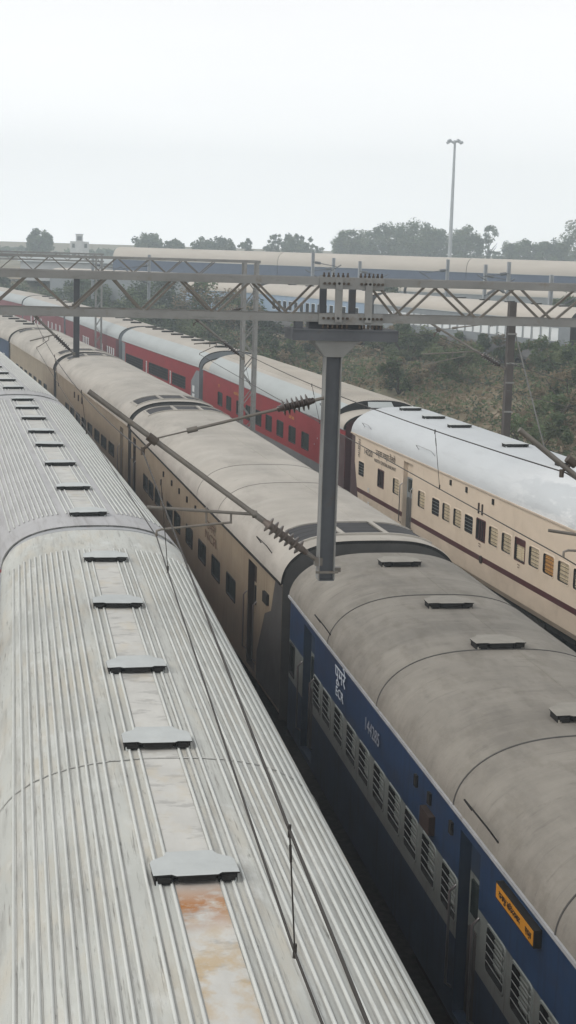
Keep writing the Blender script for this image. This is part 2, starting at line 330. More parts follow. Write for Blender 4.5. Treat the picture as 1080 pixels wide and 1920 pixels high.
def coach(P0,P1,label,roof='pale',bands=None,windows=(),doors=(),vents=(),vent_kind='dusty',vent_up=0,za=4.03,zg=3.2,
          ribs=None,rib_y=None,strip=False,strip_mat='roof_strip_plain',seams=(),handles=(),grilles=(),end_mat='grey_end',step_end=None,eave=False,
          door_mats=('grey_end','grey_end','grey_end'),gut='gutter',zb=.86,ground=0.,hw=HW,group='railway coaches stabled in the yard',rp=(2.6,2.15),zrh=0.,gangway=True):
    dx,dy=P1[0]-P0[0],P1[1]-P0[1]; L=math.hypot(dx,dy); rz=math.atan2(-dx,dy)
    t=thing('railway_coach',label,'train coach',(P0[0],P0[1],ground),rz,group)
    t['span']=L
    # ---- body shell with real openings on the left side
    ops=[(y-w/2,y+w/2,z-h/2,z+h/2) for (y,z,w,h,st) in windows]+[(y-w/2,y+w/2,za_,zb_) for (y,w,za_,zb_) in doors]
    mats=[]; mi=lambda k:(mats.index(k) if k in mats else (mats.append(k) or len(mats)-1))
    mb=MB(); xw=hw-.02
    ys=sorted({0.,L}|{a for o in ops for a in o[:2]}); zs=sorted({zb,zg}|{b[0] for b in bands if b[0]>zb}|{a for o in ops for a in o[2:]})
    def band(z):
        for a,b,k in bands:
            if a<=z<b: return k
        return bands[-1][2]
    for i in range(len(zs)-1):
        zm=.5*(zs[i]+zs[i+1]); k=mi(band(zm)); run=None
        for j in range(len(ys)-1):
            ym=.5*(ys[j]+ys[j+1])
            if any(o[0]<ym<o[1] and o[2]<zm<o[3] for o in ops): continue
            mb.face([(-xw,ys[j],zs[i]),(-xw,ys[j],zs[i+1]),(-xw,ys[j+1],zs[i+1]),(-xw,ys[j+1],zs[i])],k)
        mb.face([(xw,0,zs[i]),(xw,L,zs[i]),(xw,L,zs[i+1]),(xw,0,zs[i+1])],k)
    k=mi(band(zb+.01))
    for sx in (-1,1):
        q=[(sx*xw,0,zb),(sx*xw,L,zb),(sx*(xw-.10),L,zb-.16),(sx*(xw-.10),0,zb-.16)]
        mb.face(q if sx<0 else q[::-1],k)
    ke=mi(end_mat); pr=prof(xw,zg,za-.02,*rp)
    if step_end: pr=prof(xw,zg,za-step_end[1]-.02,*rp)
    for y in (0,L):
        mb.face([(-xw,y,zb-.16)]+[(a,y,b) for a,b in pr]+[(xw,y,zb-.16)],ke)
    kd=mi('under'); mb.face([(-xw+.1,0,zb-.16),(xw-.1,0,zb-.16),(xw-.1,L,zb-.16),(-xw+.1,L,zb-.16)],kd)
    kk=mi('dark')                                            # added dark sheet: openings show interior shade as painted black
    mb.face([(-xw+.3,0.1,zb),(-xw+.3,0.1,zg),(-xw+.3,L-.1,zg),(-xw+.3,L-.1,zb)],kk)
    obj('body',mb,[M[k] for k in mats],t)
    # ---- roof
    rm={'white':'white_roof','dust':'dust_roof','pale':'pale_roof','lime':'lime_roof','cream':'cream_roof','beige':'beige_roof','greyish':'grey_white_roof'}[roof]
    rmats=[M[rm],M[strip_mat],M['seam' if roof=='dust' else 'pale_seam'],M['eave'],M['vent_dark'],M['groove'],M['rib_clean']]
    mb=MB(); pr=prof(hw+.012,zg,za,*rp)
    y0,y1=(step_end[0],L-step_end[0]) if step_end else (0.,L)
    ny=max(2,int((y1-y0)/1.5)); yy=[y0+(y1-y0)*i/ny for i in range(ny+1)]
    sag={}
    rows=[]
    for i,y in enumerate(yy):
        e=.02 if (i in (0,ny)) else 0
        rows.append([(a,y,b-e*.8*(1 if b>zg+.01 else 0)) for a,b in pr])
    rows2=[rows[0],[(a,y0+.06,b) for a,b in pr]]+rows[1:-1]+[[(a,y1-.06,b) for a,b in pr],rows[-1]]
    npf=len(pr)
    def mf(i,j):
        xm=.5*(pr[j][0]+pr[j+1][0])
        if eave and xm<-1.12: return 3
        return 0
    mb.grid(rows2,mf=mf)
    for y,r in ((y0,rows2[0]),(y1,rows2[-1])):                # end face of the roof shell
        r2=[(a*.97,y,zg+(b-zg)*.93) for a,y_,b in r]
        mb.grid([r,r2],5 if strip else 4,False)
    zx=lambda x:zroof(x,hw+.012,zg,za,*rp)
    if strip:
        st=[-.175+.035*i for i in range(11)]
        mb.grid([[(x,y,zx(x)+.004) for x in st] for y in (rib_y[0],rib_y[1])],1)
    if ribs:
        for x in ribs:
            dx=.02; sl=(zx(x+.01)-zx(x-.01))/.02; nl=math.hypot(1,sl); nx,nz=-sl/nl,1/nl; tx,tz=1/nl,sl/nl
            rr=[]
            for a,hh in ((-.014,-.004),(-.010,.017),(0,.023),(.010,.017),(.014,-.004)):
                rr.append((x+tx*a+nx*hh, zx(x)+tz*a+nz*hh))
            yr=[rib_y[0]+(rib_y[1]-rib_y[0])*i/3 for i in range(4)]
            mb.grid([[(a,y,b) for a,b in rr] for y in yr],6 if strip else 0,True)
            for q0,q1 in (((.011,.027),) if x<.2 else ((.011,.024),(-.027,-.011))):
                mb.grid([[(x+tx*q+nx*.003,y,zx(x)+tz*q+nz*.003) for q in (q0,q1)] for y in yr],5,False)  # dark line beside each rib: its shade painted in with the dirt
            mb.face([(a,rib_y[0],b) for a,b in rr][::-1],0); mb.face([(a,rib_y[1],b) for a,b in rr],0)
    for y in seams:
        pp=prof(hw+.02,zg,za+.010,*rp,n=36)
        mb.grid([[(a,y-.014,b-.012) for a,b in pp],[(a,y-.010,b) for a,b in pp],[(a,y+.010,b) for a,b in pp],[(a,y+.014,b-.012) for a,b in pp]],2,False)
    if roof in ('dust','pale'):
        for x in (.22,):
            mb.grid([[(x-.006,y,zx(x)-.003),(x-.004,y,zx(x)+.004),(x+.004,y,zx(x)+.004),(x+.006,y,zx(x)-.003)] for y in (y0+.1,y1-.1)],0,False)
    ro=obj('roof',mb,rmats,t)
    # ---- stepped end roof with the tray of an air-conditioning unit
    if step_end:
        ln,dp=step_end
        for a,b,s in ((0.,ln,1),(L-ln,L,-1)):
            mb=MB(); lo=prof(hw+.008,zg,za-dp,*rp)
            mb.grid([[(p,a,q) for p,q in lo],[(p,b,q) for p,q in lo]],0)
            hi=prof(hw*.985,zg,za-.01,*rp)
            ye=b-.004 if s>0 else a+.004
            mb.grid([[(p,ye,q) for p,q in lo],[(p*.99,ye,q) for p,q in hi]],1,False)
            yo=a if s>0 else b
            rim=prof(hw+.04,zg,za-dp+.05,*rp)
            mb.grid([[(p,yo-.03,q) for p,q in lo],[(p,yo-.03,q) for p,q in rim],[(p,yo+.07,q) for p,q in rim],[(p,yo+.07,q) for p,q in lo]],1,True)
            obj('end_roof',mb,[M[rm],M['vent_dark']],t)
            g=MB(); zc=za-dp
            g.box(-.45,.45,a+.35,b-.35,zc-.05,zc+.03,0); g.box(-.40,.40,a+.40,b-.40,zc+.03,zc+.034,1)
            y_=b-.05 if s>0 else a+.05; y2=y_-.22*s
            g.face([(-.42,y_,za-.06),(.42,y_,za-.06),(.46,y2,zc+.06),(-.46,y2,zc+.06)] if s>0 else [(.42,y_,za-.06),(-.42,y_,za-.06),(-.46,y2,zc+.06),(.46,y2,zc+.06)],2)
            obj('cooling_unit',g,[M['gutter'],M['vent_dark'],M['eave']],t)
    # ---- curved dark grilles of the roof units
    for (gy,gl,segs) in grilles:
        for (xa,xb) in segs:
            mb=MB(); n=8; xs=[xa+(xb-xa)*i/n for i in range(n+1)]
            top=lambda x,hh:(zx(x)+hh)
            mb.grid([[(x,gy,top(x,.008)) for x in xs],[(x,gy+gl,top(x,.008)) for x in xs]],1)
            for (a,b,c,d) in ((xa-.05,xb+.05,gy-.05,gy),(xa-.05,xb+.05,gy+gl,gy+gl+.05),(xa-.05,xa,gy,gy+gl),(xb,xb+.05,gy,gy+gl)):
                xx=[a+(b-a)*i/6 for i in range(7)]
                mb.grid([[(x,c,top(x,-.01)) for x in xx],[(x,c,top(x,.035)) for x in xx],[(x,d,top(x,.035)) for x in xx],[(x,d,top(x,-.01)) for x in xx]],0,False)
            for i in range(1,4):
                y=gy+gl*i/4
                mb.grid([[(x,y-.008,top(x,.016)) for x in xs],[(x,y+.008,top(x,.016)) for x in xs]],2,False)
            obj('roof_grille',mb,[M[rm],M['grille'],M['vent_dark']],t)
    # ---- gutters
    mb=MB()
    for sx in (-1,1): mb.box(sx*(hw+.012)-.022,sx*(hw+.012)+.022,0.02,L-.02,zg-.022,zg+.018)
    obj('gutter',mb,M[gut],t)
    # ---- windows, doors, ventilators
    for (y,z,w,h,st) in windows:
        o=bpy.data.objects.new('window',window_mesh(w,h,st)); COL.objects.link(o); o.parent=t; o.location=(-xw,y,z)
    for (y,w,a,b) in doors:
        mb=MB(); d=.13; x=-xw+d
        zc=[a,a+(b-a)*.48,a+(b-a)*.78,b]
        for i in range(3):
            mb.face([(x,y-w/2,zc[i]),(x,y-w/2,zc[i+1]),(x,y+w/2,zc[i+1]),(x,y+w/2,zc[i])],i)
        for (q0,q1,yy_) in ((a,b,y-w/2),(a,b,y+w/2)):
            mb.face([(-xw+.002,yy_,q0),(-xw+.002,yy_,q1),(x,yy_,q1),(x,yy_,q0)],2)
        mb.face([(-xw,y-w/2,b),(x,y-w/2,b),(x,y+w/2,b),(-xw,y+w/2,b)],2); mb.face([(-xw,y-w/2,a),(x,y-w/2,a),(x,y+w/2,a),(-xw,y+w/2,a)],2)
        mb.box(x-.03,x-.005,y-w*.3,y+w*.3,a+(b-a)*.58,a+(b-a)*.76,3)
        mb.box(x-.02,x-.004,y-w*.36,y+w*.36,a+(b-a)*.08,a+(b-a)*.5,0)
        dr=obj('door',mb,[M[k] for k in door_mats]+[M['glass']],t)
        for s in (-1,1):
            hb=MB(); yh=y+s*(w/2+.06)
            hb.tube([(-xw,yh,a+.25),(-xw-.07,yh,a+.30),(-xw-.07,yh,a+1.35),(-xw,yh,a+1.42)],.016,6)
            obj('handrail',hb,M['steel'],dr)
    for y in vents:
        o=bpy.data.objects.new('roof_ventilator',vent_mesh(vent_kind)); COL.objects.link(o); o.parent=t; o.location=(random.uniform(-.012,.012),y,za+vent_up); o.rotation_euler=(random.uniform(-.02,.02),random.uniform(-.015,.015),random.uniform(-.03,.03))
    for (x,ya,yb) in handles:
        mb=MB(); f=.15
        p=lambda y,hh:(x-hh*.6,y,zx(x)+hh*.8)
        mb.tube([p(ya,-.02),p(ya+.01,f),p(ya+.07,f+.02),p(yb-.07,f+.02),p(yb-.01,f),p(yb,-.02)],.010,6)
        obj('roof_handle',mb,M['vent_dark'] if roof!='lime' else M['gutter'],t)
    # ---- running gear
    mb=MB(); mb.box(-1.25,1.25,.3,L-.3,.52,zb-.17)
    for a,b in ((L*.30,L*.36),(L*.42,L*.52),(L*.58,L*.66)): mb.box(-1.3,1.3,a,b,.28,.6)
    for y,s in ((0,-1),(L,1)):
        for sx in (-.97,.97):
            mb.tube([(sx,y,1.02),(sx,y+s*.22,1.02)],.07,8); mb.tube([(sx,y+s*.22,1.02),(sx,y+s*.25,1.02)],.2,10)
    obj('underframe',mb,M['under'],t)
    for y in (3.6,L-3.6):
        b=bpy.data.objects.new('bogie',bogie_mesh()); COL.objects.link(b); b.parent=t; b.location=(0,y,zrh)
        for yy_ in (-1.28,1.28):
            w_=bpy.data.objects.new('wheelset',BOGIE[1]); COL.objects.link(w_); w_.parent=b; w_.location=(0,yy_,0)
    if gangway and strip:
        mb=MB()
        for (a,b) in ((-.24,-.01),(L+.01,L+.24)):
            pp=[(-hw*.94,1.0)]+prof(hw*.975,zg,za-.045,*rp,n=24)+[(hw*.94,1.0)]
            mb.grid([[(x,a,z) for x,z in pp],[(x*.985,(a+b)/2,z-.03) for x,z in pp],[(x,b,z) for x,z in pp]],0,False); mb.face([(x,a,z) for x,z in pp],0); mb.face([(x,b,z) for x,z in pp][::-1],0)
        obj('gangway_bellows',mb,M['gutter'],t)
    elif gangway:
        mb=MB()
        for (a,b) in ((-.30,-.01),(L+.01,L+.30)):
            pp=[(-.72,1.0),(-.72,3.2),(-.6,3.42),(0,3.5),(.6,3.42),(.72,3.2),(.72,1.0)]
            n=5
            rows=[]
            for i in range(n+1):
                k=1.0 if i%2==0 else .94
                rows.append([(x*k,a+(b-a)*i/n,1.0+(z-1.0)*k) for x,z in pp])
            mb.grid(rows,0,False); mb.face([(x,a,z) for x,z in pp],0); mb.face([(x,b,z) for x,z in pp][::-1],0)
        obj('gangway_bellows',mb,M['rubber'],t)
    return t,L

def left(a,b):                     # coach axis from its left gutter line
    d=Vector((b[0]-a[0],b[1]-a[1])).normalized(); n=Vector((d.y,-d.x))*HW
    return (a[0]+n.x,a[1]+n.y),(b[0]+n.x,b[1]+n.y)
def decal(name,parent,poly,m,x=-HW+.02-.004):
    mb=MB(); mb.face([(x,y,z) for y,z in poly],0); mb.face([(x+.003,y,z) for y,z in poly][::-1],0)
    for i in range(len(poly)):
        a,b=poly[i],poly[(i+1)%len(poly)]; mb.face([(x,a[0],a[1]),(x,b[0],b[1]),(x+.003,b[0],b[1]),(x+.003,a[0],a[1])],0)
    return obj(name,mb,m,parent)

RED=[(.6,1.55,'skirt'),(1.55,3.3,'red')]
RIBS=[s*x for s in (-1,1) for x in ([.198,.29,.385]+[.56+.086*i for i in range(11)])]
RIBS_FINE=[-1.45+.1*i for i in range(30)]

# --- left train: red coaches under whitewashed, ribbed roofs
lt='red coach with whitewashed ribbed roof and roof vents'
A1,_=coach((1.43,3.3),(1.43,26.85),'nearest red coach, whitewashed ribbed roof with rust-stained centre strip, at lower left','white',RED,
   [(y,2.0,1.0,.55,'glass_plain') for y in (4,6,8,10,12,14,16,18,20)],[(22.4,.8,.95,3.0)],vents=[8.42-3.3+.0,11.62-3.3,14.93-3.3,17.72-3.3,21.0-3.3,24.15-3.3],vent_kind='white',
   ribs=RIBS,rib_y=(.5,21.75),strip=True,strip_mat='roof_strip',seams=(),end_mat='skirt',zg=3.3,za=4.08,group='red coaches of the left train',door_mats=('red','red','red'))
A2,_=coach((1.42,27.35),(.22,50.6),'second red coach of the left train, whitish ribbed roof with seven dark vents','greyish',RED,
   [(y,2.0,1.0,.55,'glass_plain') for y in (4,6,8,10,12,14,16,18,20)],[(1.0,.7,.95,3.0)],vents=[.95,3.98,7.4,10.65,13.35,16.4,19.2,21.6],vent_kind='white',
   ribs=RIBS,rib_y=(1.1,22.0),strip=True,end_mat='skirt',zg=3.3,za=4.08,group='red coaches of the left train',door_mats=('red','red','red'))
A3,_=coach((.17,51.2),(-2.0,74.8),'third red coach of the left train, grey ribbed roof at the left edge','greyish',RED,
   [(y,2.0,1.0,.55,'glass_plain') for y in (4,8,12,16,20)],[],vents=[1.6,4.5,7.4,10.3,13.2,16.1,19,21.8],vent_kind='white',
   ribs=RIBS,rib_y=(1.0,22.4),strip=True,end_mat='skirt',zg=3.3,za=4.08,group='red coaches of the left train')
for c in (A1,A2,A3):
    pass
mb=MB()
for y in (11.2,):
    pp=prof(HW+.02,3.3,4.08+.008,n=60)
    mb.grid([[(a,y-.006+.01*math.sin(a*34),b) for a,b in pp],[(a,y+.010+.01*math.sin(a*34),b+.004) for a,b in pp],[(a,y+.02+.01*math.sin(a*34),b-.006) for a,b in pp]],0,False)
obj('roof_joint',mb,M['groove'],A1)

# --- middle train
BLUE=[(.6,1.78,'blue_low'),(1.78,2.45,'grey_belt'),(2.45,3.3,'blue')]
p0,p1=left((4.68,2.6),(4.65,25.35))
off=.4
ws=[(y+off,2.19,.56,.46,'bars_grey') for y in (19.85,19.1,18.22,17.36,15.68,14.85,14.02,13.22,12.36,10.7,9.9,9.1,8.2,7.3,6.4,5.5)]
B1,_=coach(p0,p1,'dark blue coach numbered 144285 with grey window belt and smooth dusty roof','dust',BLUE,
   ws+[(16.55+off,2.19,.56,.46,'bars_grey'),(22.05+off,2.15,.42,.5,'glass_plain'),(11.3+off-.25+.02,2.4,.01,.01,'glass_plain')][:2],
   [(20.62+off,.9,.95,3.02),(11.68+off,.72,.95,3.02)],vents=[24.25-2.6,21.3-2.6,19.0-2.6,15.85-2.6,12.6-2.6],vent_kind='dusty',
   za=3.95,rp=(2.9,1.9),seams=[22.05-2.6,18.85-2.6,15.25-2.6,12.05-2.6,8.8-2.6],handles=[(-1.60,19.4,20.2),(-1.60,11.2,12.1)],group='coaches of the middle train',
   door_mats=('grey_end','grey_belt','blue_low'),gut='gutter')
text('पूमरे',.30,M['ink_white'],B1,18.1+off,2.97,sx=1.5); text('ECR',.20,M['ink_white'],B1,18.1+off,2.70,sx=1.5)
text('144285',.25,M['ink_grey'],B1,16.05+off,2.80,sx=1.15)
mb=MB(); mb.box(-HW-.055,-HW+.03,9.45+off,10.58+off,2.90,3.07,0); mb.box(-HW-.059,-HW-.056,9.47+off,10.56+off,2.915,3.055,1)
bd=obj('destination_board',mb,[M['vent_dark'],M['yellow']],B1); bd['label']='yellow destination board with dark lettering'
text('दानापुर सिकंदराबाद',.085,M['ink'],B1,10.15+off,2.985,x=-HW-.062,sx=1.05); text('एक्स',.085,M['ink'],B1,9.6+off,2.985,x=-HW-.062)
mb=MB(); mb.box(-HW-.055,-HW+.025,13.02+off,13.42+off,2.56,2.78,0)
obj('battery_box',mb,M['rust'],B1)
def scoop(parent,y,z,dy=.05,dz=.07,m='vent_dark',x=.012):
    mb=MB(); mb.box(-HW-x,-HW+.03,y-dy,y+dy,z-dz,z+dz,0); obj('air_scoop',mb,M[m],parent)
for y in (13.85,13.25,12.35): scoop(B1,y+off,2.92)

CREAM_SHADED=[(.6,1.3,'tan'),(1.3,3.3,'tan')]
p0,p1=left((4.66,26.25),(3.69,49.0))
G3=lambda s:[(-1.05,-.42),(-.32,.32),(.42,1.05)]
GR=lambda L:[(.5,1.15,[(-1.22,-.46),(-.36,.36),(.46,1.22)]),(L-1.6,1.15,[(-1.22,-.46),(-.36,.36),(.46,1.22)])]
B2,_=coach(p0,p1,'tan coach with pale dusty roof and dark roof grilles, directly behind the blue coach','pale',CREAM_SHADED,
   [(y,2.04,1.02,.42,'glass') for y in (19.05,17.8,16.4,14.0,12.6,10.6,8.67,6.8,4.95)],[(2.7,.85,.95,3.03),(21.9,.7,.95,3.03)],
   za=3.98,rp=(3.3,2.05),seams=[6.6,9.4],handles=[(-1.55,1.2,2.2)],grilles=GR(22.8),group='coaches of the middle train',door_mats=('tan','tan','rust'),gut='vent_dark')
decal('end_paint',B2,[(0.01,.9),(2.1,.9),(2.1,1.42),(1.44,2.33),(.9,2.5),(.6,3.12),(.01,3.15)],M['grey_end'])
text('उमरे\nNCR',.28,M['ink_brown'],B2,7.4,2.72,sx=2.6)
for y in (13.63,12.3,11.0,9.68,15.2): scoop(B2,y,2.89)
scoop(B2,1.3,2.65,.2,.1,x=.03)
p0,p1=left((3.65,49.8),(1.92,70.8))
B3,_=coach(p0,p1,'second tan coach of the middle train, with a row of wide dark windows','pale',CREAM_SHADED,
   [(y,1.97,1.3,.38,'glass') for y in (16.8,15.0,13.1,11.2,9.4,7.4,5.6,3.7)],[(1.4,.7,.95,3.0)],seams=[],handles=[],grilles=GR(21.07),group='coaches of the middle train',door_mats=('tan','tan','tan'),gut='tan')
for y in (14.2,12.9,11.8): scoop(B3,y,2.82,.1,.12,'rust')
p0,p1=left((1.83,71.9),(-.16,90.4))
B4,_=coach(p0,p1,'third tan coach of the middle train, mottled side, next to a distant blue coach','pale',CREAM_SHADED,
   [(y,2.0,1.1,.45,'glass') for y in (3,5,7,9,11,13,15)],[],grilles=GR(18.6),group='coaches of the middle train',gut='tan')
p0,p1=left((-.25,91.2),(-3.3,112.5))
B5,_=coach(p0,p1,'far blue coach of the middle train with dusty roof at the left edge','pale',[(.6,1.7,'blue'),(1.7,3.3,'blue')],
   [(y,2.1,.6,.5,'white') for y in range(2,20,2)],[],vents=[3,6,9,12,15,18],vent_kind='dusty',group='coaches of the middle train',gut='blue')
p0,p1=left((-3.4,113.2),(-8.0,134.0))
B6,_=coach(p0,p1,'farthest coach of the middle train, only its pale roof showing','pale',[(.6,1.7,'blue'),(1.7,3.3,'blue')],[(y,2.1,.6,.5,'white') for y in range(2,20,2)],[],group='coaches of the middle train',gut='blue')

# --- right train
CREAM=[(.6,1.38,'cream_low'),(1.38,1.52,'maroon'),(1.52,3.3,'cream')]
p0,p1=left((12.25,26.7),(10.83,48.8))
cw=[]
for y,st in ((14.93,'cream'),(13.70,'open'),(12.84,'cream'),(11.96,'cream'),(11.09,'open'),(10.23,'maroon'),(9.35,'cream'),(8.48,'cream'),(7.63,'maroon_cream'),(6.76,'cream'),(5.92,'orange'),(5.09,'cream'),(4.25,'cream'),(3.4,'cream'),(2.5,'cream'),
             (20.94,'open'),(18.84,'maroon'),(17.3,'cream')):
    cw.append((y,2.165,.60,.45 if 'maroon' not in st else .50,st))
C1,_=coach(p0,p1,'cream coach with maroon stripe and white painted roof on the right','lime',CREAM,cw,[(16.22,.86,.95,3.03)],
   vents=[47.8-26.7,45.5-26.7,43.2-26.7,38.9-26.7,35.4-26.7,31.9-26.7],vent_kind='lime',handles=[(-1.55,14.1,15.5),(-1.55,20.2,20.9)],end_mat='brown_end',group='coaches of the right train',
   door_mats=('grey_end','vest','cream'),gut='cream_low',zb=.95)
decal('end_paint',C1,[(22.13,.9),(22.13,3.15),(21.75,3.12),(21.72,2.3),(21.2,1.1),(21.2,.9)],M['brown_end'])
text('उ\nम\nरे',.24,M['ink'],C1,21.2,2.80,sx=1.6); text('14220',.24,M['ink'],C1,20.2,2.78,sx=1.6)
text('उत्तर मध्य रेलवे',.25,M['ink'],C1,18.4,2.91,sx=1.3); text('NORTH CENTRAL RAILWAY',.15,M['ink'],C1,18.4,2.66,sx=1.15)
text('≡',.3,M['ink_white'],C1,20.0,1.62,sx=1.3); text('≡',.3,M['ink_white'],C1,19.95,1.18,sx=1.3)
text('ooo\nooo',.07,M['ink_brown'],C1,10.2,1.80,sx=1.3); text('ooo\noo',.07,M['ink_brown'],C1,7.6,1.80,sx=1.3)
for y in (12.57,11.35,9.46): scoop(C1,y,3.02)
for y in (10.42,10.17): scoop(C1,y,2.70,.03,.135,'rust',.008)
mb=MB(); mb.tube([(-HW-.01,10.1,1.44),(-HW+.03,10.1,1.44)],.10,12); obj('emblem_disc',mb,M['rust'],C1)
p0,p1=left((10.75,49.45),(8.93,73.5))
C2,_=coach(p0,p1,'red coach with grey skirt and nine dark windows beside the cream coach','cream',[(.6,1.62,'skirt'),(1.62,3.3,'red')],
   [(y,2.17,.98,.56,'glass') for y in (20.07,18.2,16.1,14.29,12.44,10.66,8.82,6.95,5.07)],[],ribs=[-.85+.1*i for i in range(22)],rib_y=(1.6,22.5),eave=True,step_end=(1.5,.30),end_mat='maroon',group='coaches of the right train',
   handles=[(-1.5,2.6,3.3)],gut='gutter')
text('भारतीय रेल',.16,M['ink_yellow'],C2,16.6,2.74,sx=1.4); text('ए १',.2,M['ink_yellow'],C2,20.2,2.76,sx=1.4); text('उमरे NR',.16,M['ink_yellow'],C2,7.0,2.80,sx=1.5)
for z in (2.75,2.5): text('o',.12,M['ink_white'],C2,3.7+(z-2.5)*-1.5,z-.25)
decal('end_paint',C2,[(0.01,.9),(1.6,.9),(1.6,3.0),(0.01,3.0)],M['brown_end'])
p0,p1=left((8.88,74.6),(6.5,94.3))
C3,_=coach(p0,p1,'red coach with three long dark grille windows and a pale roof with vents','cream',[(.6,1.55,'skirt'),(1.55,3.3,'red')],
   [(16.1,2.2,5.0,.56,'grid'),(9.45,2.2,4.9,.56,'grid'),(4.45,2.15,3.0,.56,'grid'),(12.6,2.15,.25,.66,'white_shut'),(6.45,2.15,.2,.6,'white_shut')],[],
   vents=[2,4.5,7,9.5,12,14.5,17,19],vent_kind='dusty',eave=True,end_mat='vest',group='coaches of the right train',gut='eave')
decal('end_paint',C3,[(0.01,.9),(1.7,.9),(1.7,2.4),(0.6,3.0),(0.01,3.0)],M['vest'])
decal('end_paint',C3,[(18.9,.9),(19.82,.9),(19.82,3.1),(18.9,3.1)],M['vest'])
for z_ in (1.9,1.5):
    mb=MB(); mb.box(-HW-.006,-HW+.03,.9,1.3,z_,z_+.3,0); obj('notice_plate',mb,M['pale_win'],C3)
p0,p1=left((6.38,95.5),(3.93,119.6))
C4,_=coach(p0,p1,'faded red coach with white shuttered windows beyond the grille-windowed coach','cream',[(.6,1.55,'skirt'),(1.55,3.3,'red_faded')],
   [(y,2.15,.42,.6,'white_shut') for y in (2.0,2.8,3.6,4.4,6.6,12.6,13.4,14.2,15.0,17.0,19.0)],[],vents=[3,6,9,12,15,18,21],vent_kind='dusty',eave=True,end_mat='vest',group='coaches of the right train',gut='eave')
decal('end_paint',C4,[(0.01,.9),(1.1,.9),(1.1,3.1),(0.01,3.1)],M['maroon'])
p0,p1=left((3.85,121.0),(.9,144))
C5,_=coach(p0,p1,'faded red coach farther along the right train, roof half hidden by the near gantry','cream',[(.6,1.55,'skirt'),(1.55,3.3,'red_faded')],
   [(y,2.15,.5,.6,'white_shut') for y in (2,4,6,8,12,14,16,18)],[],vents=[4,8,12,16,20],vent_kind='dusty',eave=True,end_mat='vest',group='coaches of the right train',gut='eave')
p0,p1=left((.8,145.0),(-3.4,167.5))
C6,_=coach(p0,p1,'farthest coach of the right train, faded red under a white roof at the left edge','cream',[(.6,1.55,'skirt'),(1.55,3.3,'red_faded')],
   [(y,2.15,.5,.6,'white_shut') for y in (4,8,12,16)],[],eave=True,end_mat='vest',group='coaches of the right train',gut='eave')

# --- train D across the scrub, train E behind it
GD=1.95
PB=[(.6,1.55,'skirt'),(1.55,3.3,'pale_blue')]
def dwin(L,st): return [(1.6+.92*i*1.05,2.42,.56 if st=='white' else .74,.72,st) for i in range(int((L-3)/.966))]
dl=[((16.3,134.9+3.0),(21.2,130.9),'pale blue coach at the left end of the train across the scrub','white'),((21.7,129.6),(27.2,112.3),'pale blue coach with white-framed windows across the scrub','white'),
    ((27.45,111.2),(33.85,87.7),'grey-blue coach with white shuttered windows, right part of the train across the scrub','white_shut'),((34.1,86.9),(38.6,66.0),'last coach of the train across the scrub, cut by the right edge','white_shut')]
for a,b,lb,st in dl:                     # listed far to near: the coach faces the yard with its left side
    L=math.hypot(b[0]-a[0],b[1]-a[1])
    coach(b,a,lb,'beige',PB if st=='white' else [(.6,1.55,'skirt'),(1.55,3.3,'vest')],dwin(L,st),[],vents=[3,6,9,12,15] if L>12 else [2],vent_kind='dusty',ground=GD,group='coaches of the train across the scrub',gut='eave')
GE=4.35
ea=Vector((62,136.7)); ed=Vector((-55.3,49)).normalized()
els=['beige-roofed navy coach of the farthest train, at the right edge under the tall trees','beige-roofed navy coach of the farthest train, below the floodlight mast',
     'beige-roofed navy coach of the farthest train, above the splice of the near gantry','beige-roofed navy coach of the farthest train, behind the top of the lattice mast','beige-roofed navy coach of the farthest train, at the left behind the gantries']
for i in range(3):
    a=ea+ed*(i*22.15); b=a+ed*(22.1 if i<3 else 22.0)
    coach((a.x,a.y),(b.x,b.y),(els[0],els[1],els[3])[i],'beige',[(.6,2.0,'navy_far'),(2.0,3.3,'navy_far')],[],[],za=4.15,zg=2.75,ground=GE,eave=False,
          group='coaches of the farthest train',gut='eave')

GF=1.97; nf=Vector((.663,.748))
for i,lb in enumerate(('low beige-roofed coach before the farthest train, under the right-hand trees','low beige-roofed coach before the farthest train, right of the gantry splice','low beige-roofed coach before the farthest train, right of the lattice mast')):
    a=ea-nf*7.2+ed*(i*22.3+3); b=a+ed*22.0
    coach((a.x,a.y),(b.x,b.y),lb,'beige',[(.6,3.3,'vest')],[],[],ground=GF,group='coaches of the low train before the farthest train',gut='eave')
# ------------------------------------------------------------------ tracks under the trains
def track(pts,ground=0.):
    mb=MB(); 
    for (a,b) in zip(pts,pts[1:]):
        a=Vector(a); b=Vector(b); d=(b-a); L=d.length; d.normalize(); n=Vector((d.y,-d.x))
        for s in (-.86,.86):
            p=a+n*s; q=b+n*s
            mb.bar((p.x,p.y,ground-.06),(q.x,q.y,ground-.06),.07,.12,0)
        k=0.
        while k<L:
            c=a+d*k; u=n*1.3
            mb.bar((c.x-u.x,c.y-u.y,ground-.17),(c.x+u.x,c.y+u.y,ground-.17),.24,.14,1); k+=.65
    o=obj('railway_track',mb,[M['rail'],M['sleeper']]); o['kind']='structure'
track([(1.43,-8),(1.43,27.1),(.2,50.9),(-2.0,75)])
track([(6.3,-8),(6.28,25.8),(5.3,49.4),(3.5,71.3),(1.4,90.8),(-1.7,112.8),(-6.5,134.3)])
track([(15,0),(13.85,26.7),(12.4,49.1),(10.5,74),(8.1,95),(5.5,120),(2.5,144.5),(-1.8,167.8)])
track([(38.7,65.4),(33.97,87.3),(27.3,111.7),(21.4,130.3),(16.3,138.2)],GD)
track([(ea.x-4.77,ea.y-5.39),(ea.x-4.77+ed.x*75,ea.y-5.39+ed.y*75)],GF)
track([(ea.x,ea.y),(ea.x+ed.x*113,ea.y+ed.y*113)],GE)

